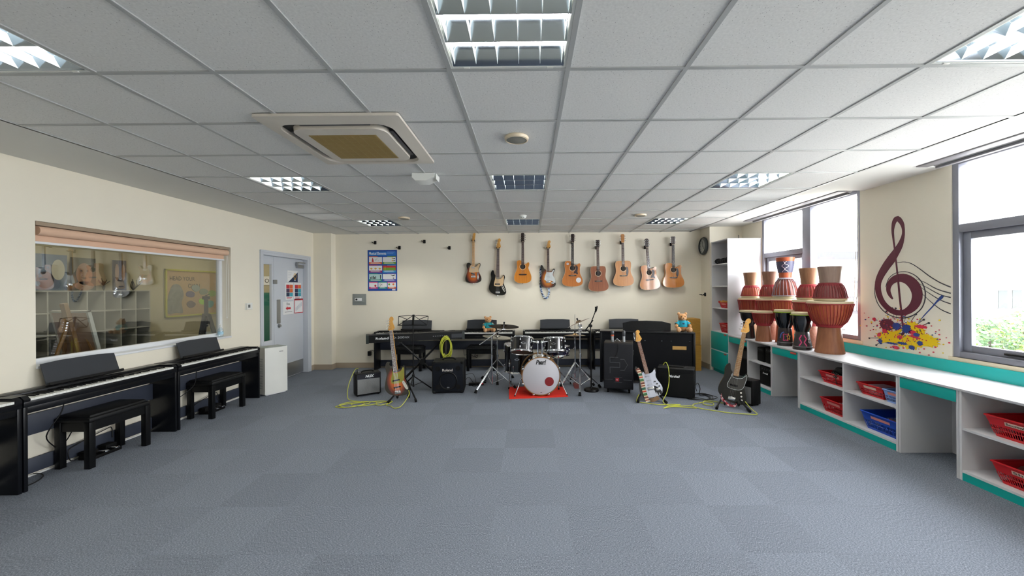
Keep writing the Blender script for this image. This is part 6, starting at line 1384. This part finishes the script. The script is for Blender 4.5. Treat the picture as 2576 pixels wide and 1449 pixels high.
# front row
djembe('small black djembe in front of the stack nearest the tall shelf', 3.56, 6.243, CT, .138, .45, .065, .085, BLKW, BLKW, mat('black_rope', '#131313', .7), .46, laces=0)
djembe('small red brown roped djembe between the black djembe and the flower djembe', 3.58, 5.90, CT, .146, .46, .085, .112, MAH, MAH2, REDC, .52, laces=26)
PTX = mat('dark_painted_foot', '#2a2228', .35, noise=.3, scale=10)
t, T = djembe('small navy djembe with a pink and yellow flower on its foot', 3.60, 5.438, CT, .129, .505, .078, .097, NVB, BLKW, LIME, .50, laces=0, footband=PTX)
ff = lambda z: (.0965 if z < .03 else .0965-.115*(z-.03) if z < .09 else .0896-.0)*1.0+.004
def fr_(rb, rw, zw):
    P_ = [(.03, rb*.97), (zw*.35, rb*.80+rw*.14), (zw*.75, rw+.006), (zw, rw)]
    def g(z):
        for (z0, r0), (z1, r1) in zip(P_, P_[1:]):
            if z <= z1: return r0+(r1-r0)*max(0, (z-z0))/(z1-z0)+.003
        return rw+.003
    return g
PINK = mat('hot_pink_paint', '#d13a72', .5); YPT = mat('yellow_paint', '#cdb23c', .5); BPT = mat('blue_paint', '#3f62b0', .5); LPT = mat('pale_line_paint', '#a9adb0', .5)
g = fr_(.097, .078, .2525); CA = math.radians(-118)
part('flower_petal', onfoot(t, T, g, [(CA+.42*math.sin(k*PI/4)*(1 if k % 2 else .62), .125+.062*math.cos(k*PI/4)*(1 if k % 2 else .62)) for k in range(8)], PINK, .005, True), t)
part('yellow_star', onfoot(t, T, g, [(CA+.38+.30*math.sin(k*PI/5)*(1 if k % 2 == 0 else .4), .13+.05*math.cos(k*PI/5)*(1 if k % 2 == 0 else .4)) for k in range(10)], YPT, .004, True), t)
part('blue_curl', onfoot(t, T, g, [(CA-.75, .11), (CA-.62, .16), (CA-.45, .185), (CA-.2, .195)], BPT, .007), t)
part('foot_line', onfoot(t, T, g, [(k*2*PI/24, .05) for k in range(24)], LPT, .002, True), t)
t, T = djembe('small navy djembe with a pink zigzag on its foot, nearest the big djembe', 3.60, 5.093, CT, .123, .49, .075, .110, NVB, BLKW, LIME, .48, laces=0, footband=PTX)
g = fr_(.110, .075, .235); CA = math.radians(-122)
for s in (-1, 1): part('pink_zigzag', onfoot(t, T, g, [(CA+s*(.28+.12*math.cos(k*PI/2)), .055+.14*k/6) for k in range(7)], PINK, .007), t)
part('white_star', onfoot(t, T, g, [(CA+.85+.24*math.sin(k*PI/6)*(1 if k % 2 == 0 else .4), .125+.045*math.cos(k*PI/6)*(1 if k % 2 == 0 else .4)) for k in range(12)], LPT, .0025, True), t)
part('foot_line', onfoot(t, T, g, [(k*2*PI/24, .045) for k in range(24)], LPT, .002, True), t)

# ================================================================ MURAL BETWEEN THE WINDOWS
CLEF = [(4.277,1.417,4.29,1.407),(4.284,1.429,4.302,1.416),(4.292,1.447,4.318,1.43),(4.299,1.464,4.333,1.447),(4.305,1.482,4.345,1.466),(4.31,1.499,4.355,1.488),(4.31,1.515,4.36,1.513),(4.307,1.532,4.36,1.539),(4.3,1.549,4.356,1.566),(4.291,1.564,4.346,1.593),(4.279,1.576,4.331,1.617),(4.264,1.586,4.311,1.639),(4.248,1.594,4.288,1.658),(4.231,1.599,4.26,1.673),(4.212,1.601,4.229,1.683),(4.195,1.6,4.195,1.688),(4.175,1.596,4.16,1.687),(4.155,1.588,4.123,1.68),(4.138,1.578,4.087,1.666),(4.121,1.563,4.053,1.645),(4.104,1.544,4.022,1.619),(4.091,1.526,3.996,1.587),(4.081,1.506,3.977,1.551),(4.072,1.483,3.965,1.512),(4.068,1.462,3.959,1.471),(4.068,1.442,3.962,1.43),(4.072,1.419,3.972,1.391),(4.078,1.397,3.988,1.356),(4.086,1.378,4.011,1.324),(4.099,1.357,4.037,1.298),(4.115,1.338,4.066,1.277),(4.132,1.322,4.095,1.26),(4.151,1.308,4.127,1.247),(4.171,1.298,4.159,1.238),(4.194,1.293,4.192,1.234),(4.217,1.292,4.225,1.234),(4.241,1.295,4.259,1.238),(4.267,1.303,4.293,1.248),(4.293,1.315,4.326,1.263),(4.318,1.331,4.358,1.282),(4.342,1.35,4.388,1.306),(4.365,1.373,4.416,1.334),(4.384,1.398,4.441,1.365),(4.4,1.428,4.461,1.401),(4.413,1.461,4.478,1.44),(4.422,1.494,4.491,1.48),(4.426,1.526,4.498,1.52),(4.427,1.558,4.5,1.56),(4.423,1.587,4.498,1.599),(4.414,1.614,4.49,1.637),(4.401,1.639,4.477,1.671),(4.385,1.666,4.462,1.704),(4.366,1.693,4.444,1.738),(4.345,1.72,4.423,1.77),(4.324,1.747,4.402,1.801),(4.302,1.773,4.38,1.831),(4.279,1.798,4.358,1.858),(4.258,1.824,4.337,1.883),(4.24,1.85,4.317,1.906),(4.225,1.876,4.297,1.927),(4.21,1.902,4.277,1.949),(4.194,1.929,4.256,1.972),(4.179,1.957,4.237,1.994),(4.166,1.987,4.22,2.017),(4.157,2.018,4.204,2.041),(4.151,2.05,4.19,2.066),(4.146,2.079,4.179,2.091),(4.143,2.106,4.172,2.114),(4.142,2.132,4.169,2.136),(4.142,2.158,4.17,2.159),(4.144,2.185,4.175,2.184),(4.147,2.215,4.185,2.209),(4.155,2.243,4.196,2.23),(4.168,2.27,4.21,2.248),(4.186,2.297,4.223,2.263),(4.214,2.318,4.225,2.265),(4.248,2.316,4.219,2.265),(4.268,2.298,4.228,2.262),(4.28,2.275,4.239,2.251),(4.287,2.247,4.249,2.232),(4.29,2.214,4.258,2.205),(4.291,2.18,4.264,2.175),(4.289,2.145,4.265,2.143),(4.284,2.109,4.263,2.109),(4.279,2.074,4.261,2.074),(4.275,2.042,4.258,2.042),(4.27,2.01,4.254,2.01),(4.265,1.971,4.25,1.971),(4.259,1.92,4.244,1.921),(4.252,1.863,4.238,1.863),(4.246,1.804,4.231,1.805),(4.24,1.746,4.225,1.747),(4.234,1.687,4.218,1.688),(4.228,1.627,4.211,1.628),(4.222,1.564,4.205,1.565),(4.217,1.499,4.199,1.501),(4.211,1.438,4.193,1.44),(4.205,1.38,4.187,1.383),(4.199,1.326,4.181,1.329),(4.194,1.276,4.176,1.279),(4.189,1.23,4.171,1.233),(4.185,1.189,4.168,1.192),(4.181,1.151,4.164,1.156),(4.176,1.117,4.156,1.124),(4.172,1.089,4.147,1.095),(4.172,1.067,4.144,1.069),(4.176,1.055,4.15,1.046),(4.182,1.047,4.163,1.028),(4.191,1.04,4.181,1.015),(4.207,1.034,4.203,1.007),(4.227,1.031,4.228,1.002),(4.249,1.031,4.254,1.001),(4.272,1.035,4.281,1.001),(4.295,1.041,4.31,1.004),(4.313,1.05,4.339,1.01),(4.327,1.064,4.365,1.022),(4.339,1.081,4.387,1.036),(4.348,1.094,4.401,1.046)]
ARC = [(4.366,1.546,4.37,1.547),(4.357,1.572,4.362,1.574),(4.344,1.609,4.349,1.611),(4.326,1.641,4.331,1.644),(4.303,1.664,4.307,1.668),(4.276,1.682,4.279,1.687),(4.246,1.695,4.248,1.701),(4.213,1.703,4.215,1.71),(4.178,1.707,4.179,1.714),(4.144,1.706,4.143,1.713),(4.11,1.698,4.108,1.705),(4.077,1.684,4.074,1.692),(4.047,1.668,4.043,1.675),(4.021,1.648,4.015,1.655),(3.998,1.626,3.991,1.632),(3.978,1.601,3.971,1.606),(3.963,1.574,3.954,1.578),(3.95,1.544,3.941,1.547),(3.942,1.514,3.932,1.516),(3.938,1.483,3.927,1.484),(3.938,1.452,3.927,1.452),(3.941,1.422,3.93,1.42),(3.947,1.392,3.937,1.389),(3.957,1.362,3.948,1.358),(3.971,1.334,3.963,1.329),(3.99,1.309,3.983,1.303),(4.013,1.286,4.007,1.279),(4.038,1.266,4.033,1.258),(4.065,1.249,4.06,1.24),(4.094,1.235,4.09,1.225),(4.123,1.225,4.12,1.214),(4.151,1.218,4.15,1.207),(4.181,1.215,4.181,1.204),(4.21,1.214,4.211,1.204),(4.241,1.216,4.243,1.206),(4.271,1.221,4.274,1.212),(4.302,1.229,4.306,1.221),(4.335,1.242,4.339,1.235),(4.368,1.259,4.373,1.252),(4.398,1.28,4.404,1.274),(4.425,1.306,4.432,1.301),(4.45,1.336,4.456,1.332),(4.47,1.368,4.477,1.365),(4.485,1.402,4.492,1.4),(4.496,1.437,4.502,1.436),(4.502,1.473,4.508,1.473),(4.503,1.513,4.508,1.513),(4.499,1.552,4.504,1.553),(4.496,1.58,4.501,1.581)]
STAFF = [ [(4.246,1.803,4.247,1.807),(4.226,1.807,4.227,1.811),(4.197,1.811,4.198,1.816),(4.168,1.812,4.168,1.817),(4.14,1.809,4.14,1.815),(4.111,1.803,4.11,1.808),(4.082,1.791,4.079,1.797),(4.051,1.773,4.047,1.779),(4.019,1.75,4.015,1.756),(3.988,1.725,3.983,1.732),(3.958,1.701,3.952,1.707),(3.928,1.675,3.922,1.682),(3.897,1.65,3.892,1.658),(3.865,1.627,3.86,1.635),(3.832,1.605,3.827,1.613),(3.799,1.584,3.795,1.593),(3.762,1.565,3.758,1.574),(3.725,1.547,3.721,1.557),(3.699,1.536,3.695,1.546)],[(4.022,1.627,4.021,1.63),(3.999,1.616,3.997,1.62),(3.965,1.6,3.963,1.605),(3.93,1.583,3.927,1.588),(3.895,1.561,3.892,1.567),(3.859,1.537,3.855,1.545),(3.82,1.517,3.817,1.525),(3.776,1.5,3.773,1.509),(3.73,1.486,3.727,1.496),(3.699,1.477,3.696,1.488)],[(3.999,1.579,3.997,1.582),(3.976,1.566,3.974,1.57),(3.943,1.549,3.94,1.553),(3.908,1.53,3.905,1.535),(3.873,1.508,3.869,1.514),(3.835,1.485,3.832,1.492),(3.799,1.466,3.796,1.474),(3.761,1.453,3.759,1.461),(3.724,1.443,3.722,1.452),(3.699,1.437,3.697,1.447)],[(3.976,1.537,3.974,1.54),(3.956,1.522,3.954,1.525),(3.928,1.5,3.926,1.504),(3.897,1.478,3.894,1.483),(3.862,1.454,3.859,1.46),(3.825,1.43,3.821,1.437),(3.789,1.41,3.786,1.417),(3.754,1.395,3.751,1.403),(3.722,1.384,3.719,1.393),(3.699,1.376,3.697,1.386)],[(3.959,1.466,3.957,1.469),(3.941,1.449,3.938,1.452),(3.915,1.423,3.912,1.427),(3.887,1.397,3.883,1.401),(3.856,1.37,3.852,1.376),(3.823,1.343,3.818,1.349),(3.79,1.32,3.786,1.327),(3.756,1.303,3.752,1.311),(3.723,1.29,3.72,1.299),(3.7,1.282,3.697,1.291)] ]
BRUSH = [(3.999,1.18,4.002,1.182),(3.984,1.199,3.988,1.201),(3.963,1.226,3.967,1.229),(3.939,1.254,3.945,1.259),(3.913,1.285,3.919,1.29),(3.884,1.317,3.891,1.323),(3.859,1.345,3.867,1.351),(3.841,1.366,3.85,1.373),(3.827,1.382,3.837,1.391),(3.814,1.396,3.825,1.407),(3.801,1.407,3.814,1.421),(3.789,1.415,3.805,1.434),(3.778,1.424,3.797,1.444),(3.769,1.433,3.788,1.453),(3.763,1.443,3.779,1.46),(3.759,1.449,3.774,1.465)]
CRESC = [(4.346,1.058,4.342,1.062),(4.341,1.049,4.332,1.058),(4.333,1.036,4.319,1.054),(4.318,1.025,4.306,1.052),(4.299,1.019,4.292,1.052),(4.278,1.017,4.276,1.054),(4.256,1.019,4.261,1.057),(4.234,1.028,4.245,1.061),(4.214,1.039,4.228,1.068),(4.198,1.052,4.213,1.074),(4.187,1.065,4.201,1.079),(4.182,1.078,4.19,1.085),(4.179,1.087,4.183,1.089)]
BALL= (4.349, 1.122)
SPL_Y = [(4.265, 0.974, 0.215, 0.058), (4.098, 0.965, 0.17, 0.062), (3.91, 0.996, 0.111, 0.052), (4.067, 1.121, 0.075, 0.052), (4.375, 0.979, 0.089, 0.052), (4.001, 1.091, 0.072, 0.032), (3.932, 1.034, 0.072, 0.028)]
SPL_B = [(4.238, 1.116, 0.075, 0.049), (4.122, 1.097, 0.08, 0.058), (3.984, 0.963, 0.047, 0.031), (4.068, 0.908, 0.054, 0.028), (4.433, 0.925, 0.039, 0.039), (4.019, 1.047, 0.054, 0.026), (4.174, 0.936, 0.089, 0.018), (4.293, 0.919, 0.107, 0.013)]
SPL_R = [(4.013, 1.03, 0.098, 0.033), (4.447, 0.996, 0.032, 0.026), (4.253, 0.88, 0.054, 0.018), (3.977, 1.135, 0.082, 0.021), (4.199, 1.001, 0.047, 0.026), (4.512, 1.17, 0.029, 0.021), (4.061, 1.067, 0.054, 0.026), (4.375, 1.044, 0.045, 0.026)]
def strip(S, m, th=.002, w=None):
    w = w or MB(); x0, x1 = XR-th, XR-.0003; r = [[w.bm.verts.new(p) for p in ((x0-i*2.5e-5, a, b), (x0-i*2.5e-5, c, d), (x1, c, d), (x1, a, b))] for i, (a, b, c, d) in enumerate(S)]; fs = [w.bm.faces.new(r[0]), w.bm.faces.new(r[-1][::-1])]
    for A, B in zip(r, r[1:]):
        for j in range(4): fs.append(w.bm.faces.new((A[j], B[j], B[(j+1) % 4], A[(j+1) % 4])))
    w._fin([], fs, m); bmesh.ops.recalc_face_normals(w.bm, faces=fs); return w
MAR = mat('maroon_vinyl', '#5b2233', .5, noise=.03); CHV = mat('charcoal_vinyl', '#35333a', .5, noise=.03); YV = mat('yellow_vinyl', '#e8c50e', .5, noise=.03); BV = mat('blue_vinyl', '#223f86', .5, noise=.05); RV = mat('crimson_vinyl', '#cc2f4b', .5, noise=.04)
t = thing('wall_decal', 'maroon treble clef mural with paint splashes between the windows', 'mural', (0, 0, 0))
w = strip(CLEF, MAR, .0030); w.prism([(BALL[0]+.088*math.cos(k*PI/12), BALL[1]+.064*math.sin(k*PI/12)) for k in range(24)], XR-.0066, XR-.0003, MAR, plane='yz'); part('treble_clef', w, t)
part('outline_arc', strip(ARC, CHV, .0022), t)
for S in STAFF: part('staff_line', strip(S, CHV, .0018), t)
part('brush_stroke', strip(BRUSH, BV, .0036), t); part('yellow_crescent', strip(CRESC, YV, .0088), t)
rnd = random.Random(21)
def splash(blobs, m, th, nd, sd):
    r = random.Random(sd); w = MB()
    for k, (y, z, a, b) in enumerate(blobs):
        n = 26; o = []
        for i in range(n):
            f = (.72+.18*r.random()) if i % 2 else (.95+.35*r.random()); o.append((y+a*.9*f*math.cos(i*2*PI/n), z+b*f*math.sin(i*2*PI/n)))
        w.prism(o, XR-th-.00012*k, XR-.0003, m, plane='yz')
    for i in range(nd):
        y, z = r.gauss(4.16, .19), r.gauss(1.06, .085); q = r.uniform(.003, .008)
        w.prism([(y+q*1.1*math.cos(k*PI/4), z+q*math.sin(k*PI/4)) for k in range(8)], XR-th, XR-.0003, m, plane='yz')
    return w
part('yellow_splash', splash([(y, z, a*1.12, b*1.1) for y, z, a, b in SPL_Y], YV, .0070, 40, 1), t); part('crimson_splash', splash([(y, z, a*.85, b*.85) for y, z, a, b in SPL_R], RV, .0076, 150, 2), t); part('blue_splash', splash([(y, z, a*.72, b*.8) for y, z, a, b in SPL_B], BV, .0082, 40, 3), t)
w = MB()
for (y, z, dy, dz, l) in ((4.33, 1.17, .03, .10, 1), (4.27, 1.19, .02, .12, 1), (4.24, 1.20, .01, .11, 1), (4.15, 1.17, -.02, .10, 1), (4.10, 1.15, -.07, .11, 1), (4.05, 1.13, -.10, .08, 1), (4.02, 1.12, -.12, .06, 1), (4.44, .96, .14, -.02, 1), (4.42, .93, .07, -.06, 1)):
    w.prism([(y, z-.004), (y+dy, z+dz-.002), (y+dy*1.08, z+dz*1.1), (y+dy, z+dz+.004), (y, z+.004)], XR-.0030, XR-.0003, CHV, plane='yz'); w.prism([(y+dy+.012*math.cos(k*PI/5), z+dz+.010*math.sin(k*PI/5)) for k in range(10)], XR-.0031, XR-.0003, CHV, plane='yz')
part('drip_line', w, t)
